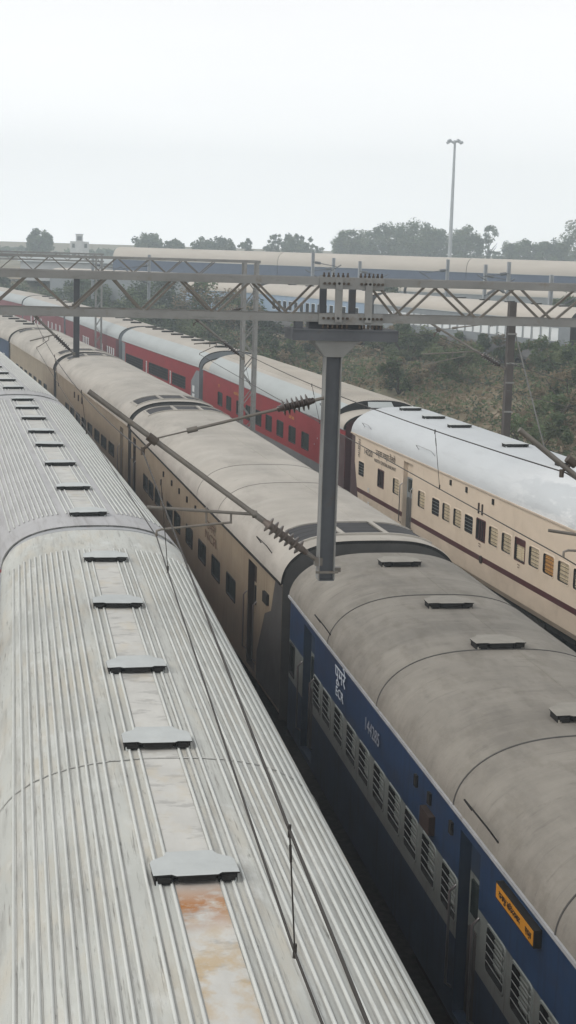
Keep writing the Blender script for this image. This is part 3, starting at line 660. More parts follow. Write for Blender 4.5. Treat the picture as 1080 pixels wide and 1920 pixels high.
# ------------------------------------------------------------------ overhead line gear
def insulator(parent,a,b,m,n=7,r=.108,core=.045):
    a=Vector(a); b=Vector(b); d=b-a; L=d.length; mb=MB()
    pts=[];rr=[]
    pts+= [a,a+d*.02,a+d*.10,a+d*.10]; rr+=[.026,.040,.040,core]
    for i in range(n):
        t=.12+.76*i/n; s=.76/n
        pts+=[a+d*(t),a+d*(t+.30*s),a+d*(t+.62*s),a+d*(t+.72*s)]; rr+=[core,core*1.05,r,core*1.1]
    pts+=[a+d*.90,a+d*.90,a+d*.98,b]; rr+=[core,.040,.040,.026]
    mb.tube(pts,rr,14,0)
    return obj('insulator',mb,m,parent)
def truss(parent_label,y,x0,x1,nodes,name='gantry',dep=.55,zt=8.69,zb=8.13,supports=(),ch=.097):
    t=thing('overhead_gantry',parent_label,'gantry',((x0+x1)/2,y,0),0,'gantries over the tracks'); ox=(x0+x1)/2
    for yy in (0,dep):
        mb=MB(); mb.box(x0-ox,x1-ox,yy-.006,yy+.006,zt-ch,zt); mb.box(x0-ox,x1-ox,yy+.006,yy+.09,zt-.012,zt)
        obj('top_chord',mb,M['galv'],t)
        mb=MB(); mb.box(x0-ox,x1-ox,yy-.006,yy+.006,zb,zb+ch); mb.box(x0-ox,x1-ox,yy+.006,yy+.09,zb,zb+.012)
        obj('bottom_chord',mb,M['galv'],t)
        for (xa,xb,up) in nodes:      # every diagonal is a brace of its own
            mb=MB(); za_,zb_=(zb+ch-.03,zt-ch+.03) if up else (zt-ch+.03,zb+ch-.03)
            mb.bar((xa-ox,yy+.03,za_),(xb-ox,yy+.03,zb_),.010,.04); mb.bar((xa-ox+.012,yy+.012,za_),(xb-ox+.012,yy+.012,zb_),.028,.008)
            obj('brace',mb,M['tube'],t)
    mb=MB(); x=x0
    while x<x1:
        mb.bar((x-ox,0.02,zt-.02),(min(x+.9,x1)-ox,dep-.02,zt-.02),.03,.012); mb.bar((x-ox,0.02,zb+.015),(min(x+.9,x1)-ox,dep-.02,zb+.015),.03,.012); x+=.9
    obj('cross_lacing',mb,M['galv'],t)
    for (xs,w) in supports:
        for sx in (-1,1):
            for yy in (0,dep):
                mb=MB(); mb.box(xs-ox+sx*w/2-.045,xs-ox+sx*w/2+.045,yy-.03,yy+.03,0,zt-ch); obj('column_leg',mb,M['galv'],t)
        mb=MB(); z=.4; k=1
        while z<zt-.7:
            for yy in (-.01,dep+.01):
                mb.bar((xs-ox-k*w/2,yy,z),(xs-ox+k*w/2,yy,z+.55),.035,.012)
            mb.bar((xs-ox-w/2,0,z),(xs-ox-w/2,dep,z+.55),.012,.035); mb.bar((xs-ox+w/2,0,z),(xs-ox+w/2,dep,z+.55),.012,.035)
            z+=.55; k=-k
        obj('column_lacing',mb,M['galv'],t)
    return t,ox
ups=[-3.6,-2.65,-1.7,-.75,.2,1.18,2.05,2.98,3.9]; lows=[-3.15,-2.2,-1.25,-.3,.70,1.6,2.5,3.46]
nd=[]
for i in range(len(lows)):
    nd+=[(lows[i],ups[i]+.03,True),(lows[i],ups[i+1]-.03,True)]
ups2=[4.55,5.42,6.46,7.5,8.5]; lows2=[4.95,5.94,6.97,8.0]
for i in range(len(lows2)): nd+=[(lows2[i],ups2[i]+.03,True),(lows2[i],ups2[i+1]-.03,True)]
Y1=19.5
G1,ox=truss('near steel lattice gantry spanning the whole picture above the coaches',Y1,-4.2,9.9,nd,supports=((-3.6,.45),(9.35,.45)))
# splice: plates, posts, bolts
for x,yy,m in ((3.99,.5,'galv_dark'),(4.09,-.03,'galv'),(4.38,.5,'galv_dark'),(4.48,-.03,'galv')):  # same posts front and back; the back ones carry painted shade
    mb=MB(); mb.box(x-ox-.045,x-ox+.045,yy-.02,yy+.03,8.13,8.69); obj('splice_post',mb,M[m],G1)
for z0,z1 in ((8.55,8.70),(8.10,8.24)):
    mb=MB(); mb.box(3.84-ox,4.68-ox,-.026,-.008,z0,z1); obj('splice_plate',mb,M['galv'],G1)
def bolt(a,b,r,nut=None):
    mb=MB(); mb.tube([a,b],r,6)
    if nut: mb.tube([(a[0],a[1],a[2]+.01),(a[0],a[1],a[2]+.034)],.019,6)
    obj('splice_bolt',mb,M['bolt'],G1)
for x in [3.90+.062*i for i in range(6)]+[4.38+.055*i for i in range(6)]:
    bolt((x-ox,.03,8.69),(x-ox,.03,8.755),.011,True); bolt((x-ox,-.05,8.62),(x-ox,-.02,8.62),.018)
    bolt((x-ox,-.05,8.18),(x-ox,-.02,8.18),.018); bolt((x-ox,-.01,8.05),(x-ox,-.01,8.135),.016)
# central drop arm hanging from the gantry
da=thing('drop_arm','thick grey steel drop arm hanging from the splice of the near gantry','drop arm',(4.04,Y1,4.78),0,'drop arms hanging from gantries')
mb=MB(); z=lambda v:v-4.78
mb.box(-.56,.82,-.16,.42,z(7.90),z(7.915)); mb.box(-.56,.82,-.16,.42,z(8.025),z(8.04)); mb.box(-.545,.805,-.15,-.135,z(7.915),z(8.025)); mb.box(-.56,-.545,-.15,.41,z(7.915),z(8.025)); mb.box(.805,.82,-.15,.41,z(7.915),z(8.025))
mb.box(-.50,-.40,0,.12,z(8.04),z(8.13)); mb.box(.55,.65,.02,.12,z(8.04),z(8.13)); mb.box(-.3,.4,.1,.3,z(8.04),z(8.13))
obj('mounting_plate',mb,M['galv_dark'],da)
mb=MB()
r0=[(-.28,-.13,z(7.90)),(.32,-.13,z(7.90)),(.32,.36,z(7.90)),(-.28,.36,z(7.90))]; r1=[(-.12,-.10,z(7.69)),(.12,-.10,z(7.69)),(.12,.10,z(7.69)),(-.12,.10,z(7.69))]
mb.grid([r0,r1],0,False,True); mb.face(r0,0)
obj('funnel',mb,M['galv'],da)
mb=MB(); mb.box(-.108,-.096,-.10,.10,0,z(7.70)); mb.box(.096,.108,-.10,.10,0,z(7.70))
obj('flange',mb,M['galv'],da)
mb=MB(); mb.box(-.096,.096,-.02,-.008,0.0,z(7.70)); mb.box(-.10,.10,-.10,.10,-.014,-.002)  # web of the same beam coloured darker: shade between the flanges painted in
obj('web',mb,M['galv_dark'],da)
mb=MB(); mb.box(-.15,.15,-.125,-.102,.09,.12); mb.box(.12,.20,-.04,.04,.09,.15); obj('clamp',mb,M['tube'],da)

def cantilever(label,T,I0,S0,ST,RG,SA,ins_m=('porcelain_dusty','porcelain'),dirx=1,r=.036):
    """T tube tip, I0 lower insulator post end, S0 top insulator post end, ST stay joint on the tube, RG registration tube free end, SA steady arm tip"""
    t=thing('cantilever_bracket',label,'cantilever',I0,0,'cantilevers carrying the overhead wires'); o=Vector(I0); V=lambda p:Vector(p)-o
    T,S0,ST,RG,SA=map(V,(T,S0,ST,RG,SA)); Z=Vector((0,0,0))
    d=(T-Z).normalized(); ins_end=d*.95
    insulator(t,Z+d*.18,ins_end,M[ins_m[0]],7)
    mb=MB(); mb.tube([Z-d*.05,Z+d*.2],.03,8); mb.box(-.05,.05,-.05,.05,-.05,.05); obj('hinge',mb,M['tube'],t)
    mb=MB(); mb.tube([ins_end-d*.02,ins_end+d*.16,ins_end+d*.17,T],[.042,.042,r,r],10); obj('bracket_tube',mb,M['tube'],t)
    sd=(ST-S0).normalized(); L=(ST-S0).length
    insulator(t,S0+sd*.12,S0+sd*.62,M[ins_m[1]],6)
    mb=MB(); mb.tube([S0-sd*.02,S0+sd*.14],.022,8); mb.tube([S0+sd*.6,S0+sd*(L*.78)],.020,8); mb.tube([S0+sd*(L*.78),ST],.011,6); mb.tube([S0+sd*(L*.74),S0+sd*(L*.80)],.036,8); obj('stay_tube',mb,M['tube'],t)
    rj=Z+d*(1.06 if (T-Z).length>2.5 else .9)
    mb=MB(); mb.tube([rj,RG],.021,8); mb.tube([rj-Vector((.03,0,0)),rj+Vector((.03,0,0))],.05,8); obj('registration_tube',mb,M['tube'],t)
    q=rj+(RG-rj)*.45; q2=rj+(RG-rj)*.22
    mb=MB(); hz=Vector((0,0,-.14))
    mb.tube([q2,q2+hz],.016,6); mb.tube([q+Vector((0,0,.05)),q+hz*1.1],.016,6)
    mb.tube([q2+hz*.9,SA+Vector((.06*dirx,0,.02)),SA,SA+Vector((0,0,-.07))],.016,6); obj('steady_arm',mb,M['tube'],t)
    mb=MB(); mb.tube([ST-d*.07,ST+d*.07],.055,8); mb.tube([ST+Vector((0,0,-.03)),ST+Vector((-.12*dirx,0,-.13))],.02,6); mb.tube([ST+Vector((-.12*dirx,0,-.10)),ST+Vector((-.12*dirx,0,-.20))],.03,6); obj('clamp',mb,M['bolt'],t)
    return t
cantilever('galvanised cantilever reaching left from the thick central drop arm',(.93,19.45,7.21),(3.93,19.45,5.02),(3.93,19.45,7.16),(1.74,19.45,6.61),(1.68,19.45,5.74),(1.81,19.45,5.43))
cantilever('cantilever entering from the right edge over the blue coach',(6.22,18.4,6.9),(9.1,18.4,4.75),(9.1,18.4,7.1),(6.93,18.4,6.50),(6.68,18.4,5.62),(6.90,18.4,5.34))

def wirepath(a,b,sag,n=14):
    a=Vector(a); b=Vector(b)
    return [a+(b-a)*(i/n)-Vector((0,0,sag*4*(i/n)*(1-i/n))) for i in range(n+1)]
def overhead(label,cat_spans,con_spans,drops,loc):
    t=thing('overhead_wire',label,'overhead wire',loc,0,'overhead wires above the tracks'); o=Vector(loc)
    for nm,sp,r in (('catenary_wire',cat_spans,.0095),('contact_wire',con_spans,.0085)):
        mb=MB(); pts=[]
        for a,b,sag in sp:
            q=wirepath(a,b,sag); pts+=q if not pts else q[1:]
        mb.tube([p-o for p in pts],r,6); obj(nm,mb,M['wire'],t)
    for a,b in drops:
        mb=MB(); a=Vector(a)-o; b=Vector(b)-o; mb.tube([a,b],.005,5)
        mb.tube([a-Vector((0,0,.04)),a+Vector((0,0,.03))],.010,6); mb.tube([b-Vector((0,0,.03)),b+Vector((0,0,.05))],.012,6); mb.tube([a+(b-a)*.12,a+(b-a)*.26],.008,5)
        obj('dropper',mb,M['wire'],t)
overhead('pair of overhead wires running above the nearest white roof',
   [((.72,52,6.42),(1.62,19.45,6.45),.35),((1.62,19.45,6.45),(1.45,7.7,6.0),.0),((1.45,7.7,6.0),(1.33,3.0,6.02),0),((1.33,3,6.02),(1.4,-20,6.5),.2)],
   [((.78,52,5.5),(1.81,19.45,5.36),.05),((1.81,19.45,5.36),(1.5,7.7,5.30),.02),((1.5,7.7,5.3),(1.4,-20,5.4),.03)],
   [((1.45,7.7,6.0),(1.5,7.7,5.30)),((1.66,17.4,6.38),(1.757,17.4,5.35)),((1.30,30,6.2),(1.4,30,5.4)),((1.05,40,6.15),(1.15,40,5.4))],(1.5,7.7,5.3))
overhead('pair of overhead wires running above the middle train and across the white roof',
   [((6.0,52,6.42),(6.86,18.4,6.36),.30),((6.86,18.4,6.36),(6.6,-20,6.4),.7)],[((6.2,52,5.4),(6.90,18.4,5.27),.02),((6.9,18.4,5.27),(6.6,-20,5.3),.05)],
   [((6.70,24.0,6.20),(6.82,24.0,5.28)),((6.4,33,6.12),(6.6,33,5.3)),((6.2,42,6.12),(6.4,42,5.36))],(6.86,18.4,5.3))

# far gantries
def zig(x0,x1,p,odd=0):
    out=[];x=x0
    while x+p<=x1: out+=[(x+p/2,x+.03,True),(x+p/2,x+p-.03,True)]; x+=p
    return out
G2,o2=truss('second lattice gantry, its beam ending at the lattice mast between the trains',52,-3.6,8.2,zig(-3.2,7.6,1.1),zt=8.58,zb=8.0,supports=((7.9,.42),(-3.3,.42)),ch=.09)
G3_,o3=truss('third lattice gantry far behind on the left, ending at a thin lattice mast',100,-8.5,5.7,zig(-8,5.4,1.2),zt=8.3,zb=7.75,supports=((5.4,.36),(-8.2,.36)),ch=.1)
def drop2(x,y,z0,z1,label):
    d=thing('drop_arm',label,'drop arm',(x,y,z0),0,'drop arms hanging from gantries')
    mb=MB(); mb.box(-.10,-.088,-.1,.1,0,z1-z0-.15); mb.box(.088,.10,-.1,.1,0,z1-z0-.15); mb.box(-.088,.088,-.006,.006,0,z1-z0-.15); obj('beam',mb,M['galv_dark'],d)
    mb=MB(); h=z1-z0
    r0=[(-.28,-.1,h),(.28,-.1,h),(.28,.25,h),(-.28,.25,h)]; r1=[(-.12,-.1,h-.18),(.12,-.1,h-.18),(.12,.1,h-.18),(-.12,.1,h-.18)]
    mb.grid([r0,r1],0,False,True); mb.face(r0,0); mb.face(r1[::-1],0); obj('funnel',mb,M['galv'],d)
drop2(2.08,52.1,5.22,8.0,'slim drop arm hanging from the second gantry on the left')
drop2(-1.9,100.1,5.0,7.75,'thin drop arm hanging from the third gantry')
cantilever('cantilever on the slim left drop arm over the farther white roofs',(.55,52,6.72),(2.0,52,5.35),(2.0,52,6.95),(.78,52,6.52),(.55,52,5.75),(.78,52,5.55),('porcelain','porcelain'),r=.045)
cantilever('cantilever reaching left from the lattice mast between the trains',(5.85,52,6.75),(7.68,52,5.3),(7.68,52,7.0),(6.1,52,6.55),(6.0,52,5.75),(6.2,52,5.45),('porcelain','porcelain'),r=.045)
# mast behind the cream coach
mt=thing('overhead_mast','brown steel mast with a guy wire standing behind the white-roofed cream coach','mast',(15.12,46,0),0)
mb=MB(); mb.box(-.10,.10,-.12,-.105,.0,7.6); mb.box(-.10,.10,.105,.12,.0,7.6); mb.box(-.008,.008,-.105,.105,.0,7.6); mb.box(-.115,-.10,-.12,.12,.0,7.6)
obj('post',mb,M['rail_post'],mt)
mb=MB(); 
for z_ in (4.2,5.1,5.7,6.6): mb.box(-.14,.14,-.15,-.13,z_,z_+.05)
obj('band',mb,M['galv'],mt)
mb=MB(); mb.tube([(.1,-.05,6.7),(1.25,-.1,3.1),(2.2,-.15,.1)],.022,6); obj('guy_wire',mb,M['galv'],mt)
cantilever('cantilever with a dark insulator on the brown mast over the scrub',(12.45,46,6.95),(14.98,46,5.55),(14.98,46,7.0),(12.8,46,6.7),(12.35,46,5.95),(12.4,46,5.62),('porcelain','porcelain'),r=.035)
overhead('pair of overhead wires above the right train',[((9.5,80,6.4),(12.8,46,6.5),.4),((12.8,46,6.5),(14.6,10,6.5),.6)],[((9.7,80,5.5),(12.4,46,5.55),.05),((12.4,46,5.55),(14.6,10,5.5),.05)],[((11.4,60,6.1),(11.3,60,5.5))],(12.8,46,6))

# slim far masts
mast_spec=[(559,470,None),]
def far_mast(x,y,top,label,arm=-1):
    g=hgt(x,y); m=thing('overhead_mast',label,'mast',(x,y,g),0,'slim overhead line masts among the far trains'); h=top-g
    mb=MB(); mb.box(-.13,.13,-.012,.012,0,h); mb.box(-.13,-.11,-.13,.13,0,h); mb.box(.11,.13,-.13,.13,0,h); obj('post',mb,M['lamp'],m)
    mb=MB(); mb.tube([(0,0,h-2.6),(arm*2.6,0,h-1.1)],.05,6); mb.tube([(0,0,h-.9),(arm*2.2,0,h-1.25)],.035,6); mb.tube([(arm*.3,0,h-2.42),(arm*.85,0,h-2.1)],.13,8); mb.tube([(arm*.2,0,h-.94),(arm*.7,0,h-1.0)],.12,8)
    obj('bracket',mb,M['galv_dark'],m)
FM=[(26.5,138,8.7,'slim grey mast in front of the far roofs, just left of the gantry splice'),(28.6,139,8.2,'slim grey mast above the left half of the gantry splice'),(30.6,137,8.0,'slim grey mast above the right half of the gantry splice'),
    (37.6,133,8.4,'slim grey mast in front of the far roofs, left of the floodlight mast'),(38.9,126,8.1,'short slim mast right below the floodlight mast'),(39.3,121,8.4,'tall slim mast right of the floodlight mast'),
    (36.9,104,7.7,'slim mast above the brown mast with the guy wire'),(12.0,140,8.0,'slim mast left of the lattice mast between the trains'),(7.5,150,7.8,'slim mast between the left gantries')]
for i,(x,y,t_,lb) in enumerate(FM): far_mast(x,y,t_,lb,-1 if i%2 else 1)

# ------------------------------------------------------------------ floodlight mast, white building
hm=thing('floodlight_mast','very tall grey pole with a ring of floodlights on top, above the far trees','light mast',(85.1,300,4.35),0)
mb=MB(); mb.tube([(0,0,0),(0,0,13),(0,0,26.2)],[.42,.34,.22],12); obj('pole',mb,M['lamp'],hm)
mb=MB(); mb.tube([(1.0*math.cos(a*math.pi/8),1.0*math.sin(a*math.pi/8),25.9) for a in range(17)],.09,6)
for a in range(4): mb.tube([(0,0,26.1),(math.cos(a*math.pi/2),math.sin(a*math.pi/2),25.9)],.07,6)
obj('carriage_ring',mb,M['lamp'],hm)
mb=MB(); mb.box(-.32,.32,-.22,.22,-.20,.20,0); mb.face([(-.28,-.19,-.21),(-.28,.19,-.21),(.28,.19,-.21),(.28,-.19,-.21)],1)
fl=mb.mesh('floodlight'); fl.materials.append(M['lamp']); fl.materials.append(M['cover'])
for a in range(9):
    o=bpy.data.objects.new('floodlight',fl); COL.objects.link(o); o.parent=hm; q=a*2*math.pi/9
    o.location=(1.35*math.cos(q),1.35*math.sin(q),25.75+.35*(a%2)); o.rotation_euler=(.5*math.sin(q),-.5*math.cos(q),q)
bl=thing('water_tower_building','pale concrete building with a taller central block, far left beyond the trees','building',(14.6,352,4.3),0)
mb=MB(); mb.box(-2.0,2.0,-2,2,0,4.6); obj('wall',mb,M['concrete'],bl)
mb=MB(); mb.box(-.85,.65,-2.3,-.6,0,6.1); mb.box(-1.0,.8,-2.4,-.5,6.1,6.25); obj('stair_tower',mb,M['concrete'],bl)
for x in (-1.4,1.3):
    for z_ in (1.2,3.2):
        mb=MB(); mb.box(x-.3,x+.3,-2.04,-1.98,z_,z_+.9); obj('window',mb,M['glass'],bl)
mb=MB(); mb.box(-.6,.4,-2.35,-2.28,4.8,5.7); obj('tank_opening',mb,M['galv_dark'],bl)
sh=thing('shed','long low pale shed left of the far train','shed',(7.5,186,hgt(7.5,186)),-.05)
mb=MB(); mb.box(-6.5,5.3,-3,3,0,2.2); obj('wall',mb,M['concrete'],sh)
mb=MB()
for sy in (-1,1): mb.face([(-6.8,sy*3.3,2.2),(5.6,sy*3.3,2.2),(5.6,0,3.0),(-6.8,0,3.0)])
for x_ in (-6.8,5.6): mb.face([(x_,-3.3,2.2),(x_,0,3.0),(x_,3.3,2.2)])
mb.face([(-6.8,-3.3,2.19),(-6.8,3.3,2.19),(5.6,3.3,2.19),(5.6,-3.3,2.19)])
obj('roof',mb,M['eave'],sh)

# ------------------------------------------------------------------ plants
def leafquad(mb,c,s,m,rnd=random):
    a=Vector((rnd.gauss(0,1),rnd.gauss(0,1),rnd.gauss(0,.6)))
    if a.length<1e-3: a=Vector((1,0,0))
    a.normalize(); b=a.cross(Vector((rnd.gauss(0,1),rnd.gauss(0,1),rnd.gauss(0,1)))).normalized()
    a*=s; b*=s*.55
    mb.face([c-a,c+b*.9-a*.1,c+a,c-b*.9+a*.1],m)
def crown(n_clump,n_leaf,rx,ry,rz,zc,leaf,rnd,cl=.34,mats3=(0,1,2),flat=.35):
    mb=MB()
    for i in range(n_clump):
        while True:
            p=Vector((rnd.uniform(-1,1),rnd.uniform(-1,1),rnd.uniform(-1,1)))
            if .25<p.length<1 and p.z>-1+flat: break
        c=Vector((p.x*rx,p.y*ry,zc+p.z*rz)); r=cl*min(rx,rz)*rnd.uniform(.6,1.25)
        m=rnd.choices(mats3,(5,3,3))[0]
        for k in range(n_leaf):
            q=Vector((rnd.gauss(0,1),rnd.gauss(0,1),rnd.gauss(0,.8))); q=q.normalized()*r*rnd.random()**.45
            leafquad(mb,c+q,leaf*rnd.uniform(.6,1.35),m if rnd.random()<.8 else rnd.choice(mats3),rnd)
    return mb
for k in ('leaf_a','leaf_b','leaf_c','leaf_d'):          # thin leaves let part of the light through
    nt=M[k].node_tree; bs=nt.nodes['Principled BSDF']; tl=nt.nodes.new('ShaderNodeBsdfTranslucent'); ms=nt.nodes.new('ShaderNodeMixShader'); ms.inputs[0].default_value=.45
    nt.links.new(bs.inputs['Base Color'].links[0].from_socket,tl.inputs[0]); nt.links.new(bs.outputs[0],ms.inputs[1]); nt.links.new(tl.outputs[0],ms.inputs[2]); nt.links.new(ms.outputs[0],nt.nodes['Material Output'].inputs[0])
LM=[M['leaf_a'],M['leaf_b'],M['leaf_c'],M['leaf_d']]
def tree(x,y,h,w,label,seed,cz=None,dens=1.,sparse=False,trunk_h=.42,name='tree',leaf=.30):
    rnd=random.Random(seed); g=hgt(x,y)
    t=thing(name,label,'tree',(x,y,g),rnd.uniform(0,6),'trees behind the far train')
    mb=MB(); th=h*trunk_h; mb.tube([(0,0,-.2),(.1,0,th*.6),(0,.1,th),(0.1,0,h*.8)],[h*.032,h*.025,h*.02,h*.006],8)
    for k in range(7):
        a=rnd.uniform(0,6.28); l=w*.42*rnd.uniform(.6,1); z0=th*rnd.uniform(.75,1.35)
        mb.tube([(0,0,z0),(math.cos(a)*l*.5,math.sin(a)*l*.5,z0+h*.14),(math.cos(a)*l,math.sin(a)*l,z0+h*.26)],[h*.014,h*.009,h*.003],6)
    obj('trunk',mb,M['bark'],t)
    zc=h*.56 if cz is None else cz
    nc=int((26 if sparse else 62)*dens)
    obj('crown',crown(nc,60 if sparse else 90,w/2,w/2,h*.44,zc,leaf,rnd,cl=.24 if sparse else .30),LM,t)
tr=[(5.8,350,6.6,5.6,'round bushy tree standing alone at the far left',0),(29.7,350,6.8,6.6,'dense round tree left of centre on the skyline',0),
    (35.5,352,5.4,4.6,'low tree right of the dense round one',0),(42.5,352,6.0,5.6,'low spreading tree above the end of the second gantry',0),(47,354,6.0,5.4,'darker low tree next to the spreading one',0),(51.5,349,6.2,3.6,'thin feathery tree above the second gantry mast',1),
    (58.8,352,7.6,4.5,'pale feathery tree left of centre',1),(63,350,7.8,5.5,'loose-crowned tree above the far roof, centre',0),(67.5,352,6.6,4,'small pale tree just left of the big clump',1),
    (75.5,346,9.0,8.5,'left tree of the big dark clump',0),(83.5,350,10.2,8.0,'broad tree in the middle of the big clump',0),(89,344,11.5,8.0,'tallest tree of the big clump',0),(95,350,10.2,7.5,'tree of the big clump just left of the floodlight pole',0),
    (101,343,10.6,6.5,'tree right behind the floodlight pole',0),(105.4,340,10.8,5.0,'sparse see-through tree right of the floodlight pole',1),
    (114.5,343,8.0,8.0,'rounded tree left of the one cut by the right edge',0),(120,340,7.8,7,'low tree between the two right-hand trees',0),(126.5,332,13.6,10,'large dark tree at the right edge of the skyline',0),(134,330,13.5,10,'tree at the far right corner',0)]
for i,(x,y,h,w,lb,sp) in enumerate(tr):
    tree(x,y,h-(.2 if i>9 else -.1),w*(1.28 if i>9 else 1.02),lb,100+i,sparse=bool(sp),dens=1.0 if w<7 else 1.25)
# small trees in front of the far train
tree(33.5,139,4.2,3.2,'small tree sprouting in front of the far roof, left of the floodlight mast',300,leaf=.16,name='tree')
tree(47.5,128,4.6,2.8,'young tree at the right between the two far trains',301,leaf=.16,name='tree',sparse=True)
tree(45.6,124,3.8,3.4,'bushy young tree between the far trains, lower one at the right',302,leaf=.16)
def hazeband():
    rnd=random.Random(5); mb=MB()
    for i in range(420):
        x=rnd.uniform(-180,330); y=rnd.uniform(405,455); h=rnd.uniform(2.,6.5)*(1.3 if x>150 else .45)
        for k in range(26):
            leafquad(mb,Vector((x+rnd.gauss(0,3),y,4+h*rnd.random())),rnd.uniform(.8,1.6),rnd.choice((0,2)),rnd)
    o=obj('distant_wood',mb,LM); tag(o,'faint bluish line of distant woods along the horizon','woods',kind='stuff')
hazeband()
def bush(x,y,w,h,label,seed,ms=(0,1,2),dens=1.):
    rnd=random.Random(seed); g=hgt(x,y)
    t=thing('bush',label,'bush',(x,y,g),rnd.uniform(0,6),'bushes in the scrub behind the right train')
    mb=MB()
    for k in range(7):
        a=rnd.uniform(0,6.28); mb.tube([(0,0,-.1),(math.cos(a)*w*.2,math.sin(a)*w*.2,h*.5),(math.cos(a)*w*.36,math.sin(a)*w*.36,h*.85)],[.05,.03,.01],5)
    obj('stem',mb,M['bark'],t)
    nc=int(16*dens*max(1,w/2.5)); lf=.045+.0007*y
    obj('crown',crown(nc,150,w/2,w/2,h*.52,h*.5,lf,rnd,cl=.42,mats3=ms,flat=.15),LM,t)
bs=[(19.8,57,3.0,1.9,'green bush behind the cream coach, left of the brown mast',(0,1,2)),(21.8,61,2.6,1.6,'lower bush right beside the first green one',(0,1,3)),(17.8,66,2.0,1.1,'small bush at the shoulder of the white roof',(0,2,3)),
    (25.5,54,3.4,2.2,'dark bush at the right edge near the guy wire',(0,2,2)),(27.8,60,4.4,3.0,'large dark bush at the right edge',(2,0,2)),(24.5,66,3.0,2.0,'bush behind the guy wire',(0,2,3)),
    (27.5,73,4.4,2.6,'broad bush in the middle of the right-hand scrub',(0,2,1)),(32.3,84,4.0,2.4,'bush hiding the bottom of the train across the scrub at the right',(0,2,3)),(23.8,82,3.8,2.2,'olive bush below the cantilever over the scrub',(0,1,3)),
    (20.0,79,3.0,1.8,'dull bush left of the olive one',(0,3,2)),(25.3,98,4.5,2.4,'bush in front of the pale blue windows',(0,2,1)),(20.3,103,4.2,2.3,'bush below the gantry splice',(0,2,3)),
    (16.4,98,4.2,2.2,'bush right of the lattice mast',(0,2,3)),(17.3,116,4.6,2.8,'bush at the foot of the pale blue coach',(2,0,3)),(13.6,112,4.4,2.6,'bush left of the lattice mast, behind the red coach',(0,2,1)),(12.3,125,5,3.2,'tall bush behind the faded red coach',(0,2,1)),
    (10.5,137,5.5,3.6,'large bush seen through the gantry lattice',(0,2,1)),(7.5,150,6,3.8,'dark bush seen through the left lattice bays',(0,2,2)),(13,151,6,3.8,'bush before the far roofs, centre left',(0,2,2)),(3.5,164,6,3.6,'bush above the white roof at the far left',(0,2,1)),(8.0,170,6,3.4,'bush behind the slim left drop arm',(0,2,1)),
    (16.2,129,5.5,4.0,'bush left of the pale blue coach end',(0,2,3)),(-1.5,178,7,3.2,'bush at the left edge behind the gantries',(0,2,2)),(30,126,4.5,2.6,'bush between the two far trains, centre',(0,2,3)),(35.5,119,4.4,2.6,'bush between the two far trains, right of centre',(0,2,3)),(40.5,108,4.6,2.8,'bush between the two far trains at the right',(0,2,3)),
    (24,140,5,2.8,'bush at the foot of the farthest train, left of the splice',(0,2,3)),(38,127,5,2.6,'bush below the floodlight mast',(0,2,3)),(43,119,4.4,2.4,'bush at the foot of the farthest train, right',(0,2,2))]
bs+=[(30.6,88.5,4.6,2.0,'low bush at the foot of the grey-blue coach, right of the brown mast',(0,1,3)),(29.0,94,4.6,1.9,'low bush at the foot of the grey-blue coach, behind the brown mast',(0,2,3)),
     (27.6,99.5,4.6,2.0,'low bush at the foot of the grey-blue coach, left of the brown mast',(0,1,3)),(26.0,105,4.6,2.0,'low bush at the foot of the grey-blue coach, right of the splice plate',(0,2,3))]
for i,(x,y,w,h,lb,ms) in enumerate(bs): bush(x,y,w,h,lb,500+i,ms)
def scrub():
    rnd=random.Random(11); mb=MB()
    n=0
    while n<6800:
        y=48+rnd.random()**1.1*100; w=rnd.uniform(3.6,26); x=xc(y)+w
        if x>50: continue
        v=.94*x+.34*y-61.8
        if abs(v)<2.6: continue
        clump=math.sin(x*.7+1.3*math.sin(y*.21))+math.sin(y*.33+x*.2)
        if clump<-.6 and rnd.random()<.6: continue
        g=hgt(x,y); hh=rnd.uniform(.12,.42)*(1.5 if clump>.8 else 1)
        m=rnd.choices((0,1,2,3),(3,1,2,5) if clump<.5 else (5,2,3,2))[0]
        for k in range(11):
            leafquad(mb,Vector((x+rnd.gauss(0,.3),y+rnd.gauss(0,.3),g+hh*rnd.random())),rnd.uniform(.05,.12)*(1+y*.006),m if rnd.random()<.7 else 3,rnd)
        n+=1
    o=obj('scrub',mb,LM); tag(o,'dry brown and green scrub covering the field behind the right train','scrub',kind='stuff')
scrub()

# ------------------------------------------------------------------ haze, sky, sun, camera
mb=MB(); mb.box(-300,480,-60,470,-1.6,36)
hz=obj('haze',mb,[]); hz.data.materials.clear()
m=bpy.data.materials.new('haze_air'); m.use_nodes=True; nt=m.node_tree; nt.nodes.remove(nt.nodes['Principled BSDF'])
pv=nt.nodes.new('ShaderNodeVolumePrincipled'); pv.inputs['Color'].default_value=(.83,.935,1,1); pv.inputs['Density'].default_value=.0015; pv.inputs['Anisotropy'].default_value=.15
nt.links.new(pv.outputs[0],nt.nodes['Material Output'].inputs['Volume']); hz.data.materials.append(m)
tag(hz,'pale winter haze filling the air over the yard','haze',kind='stuff')

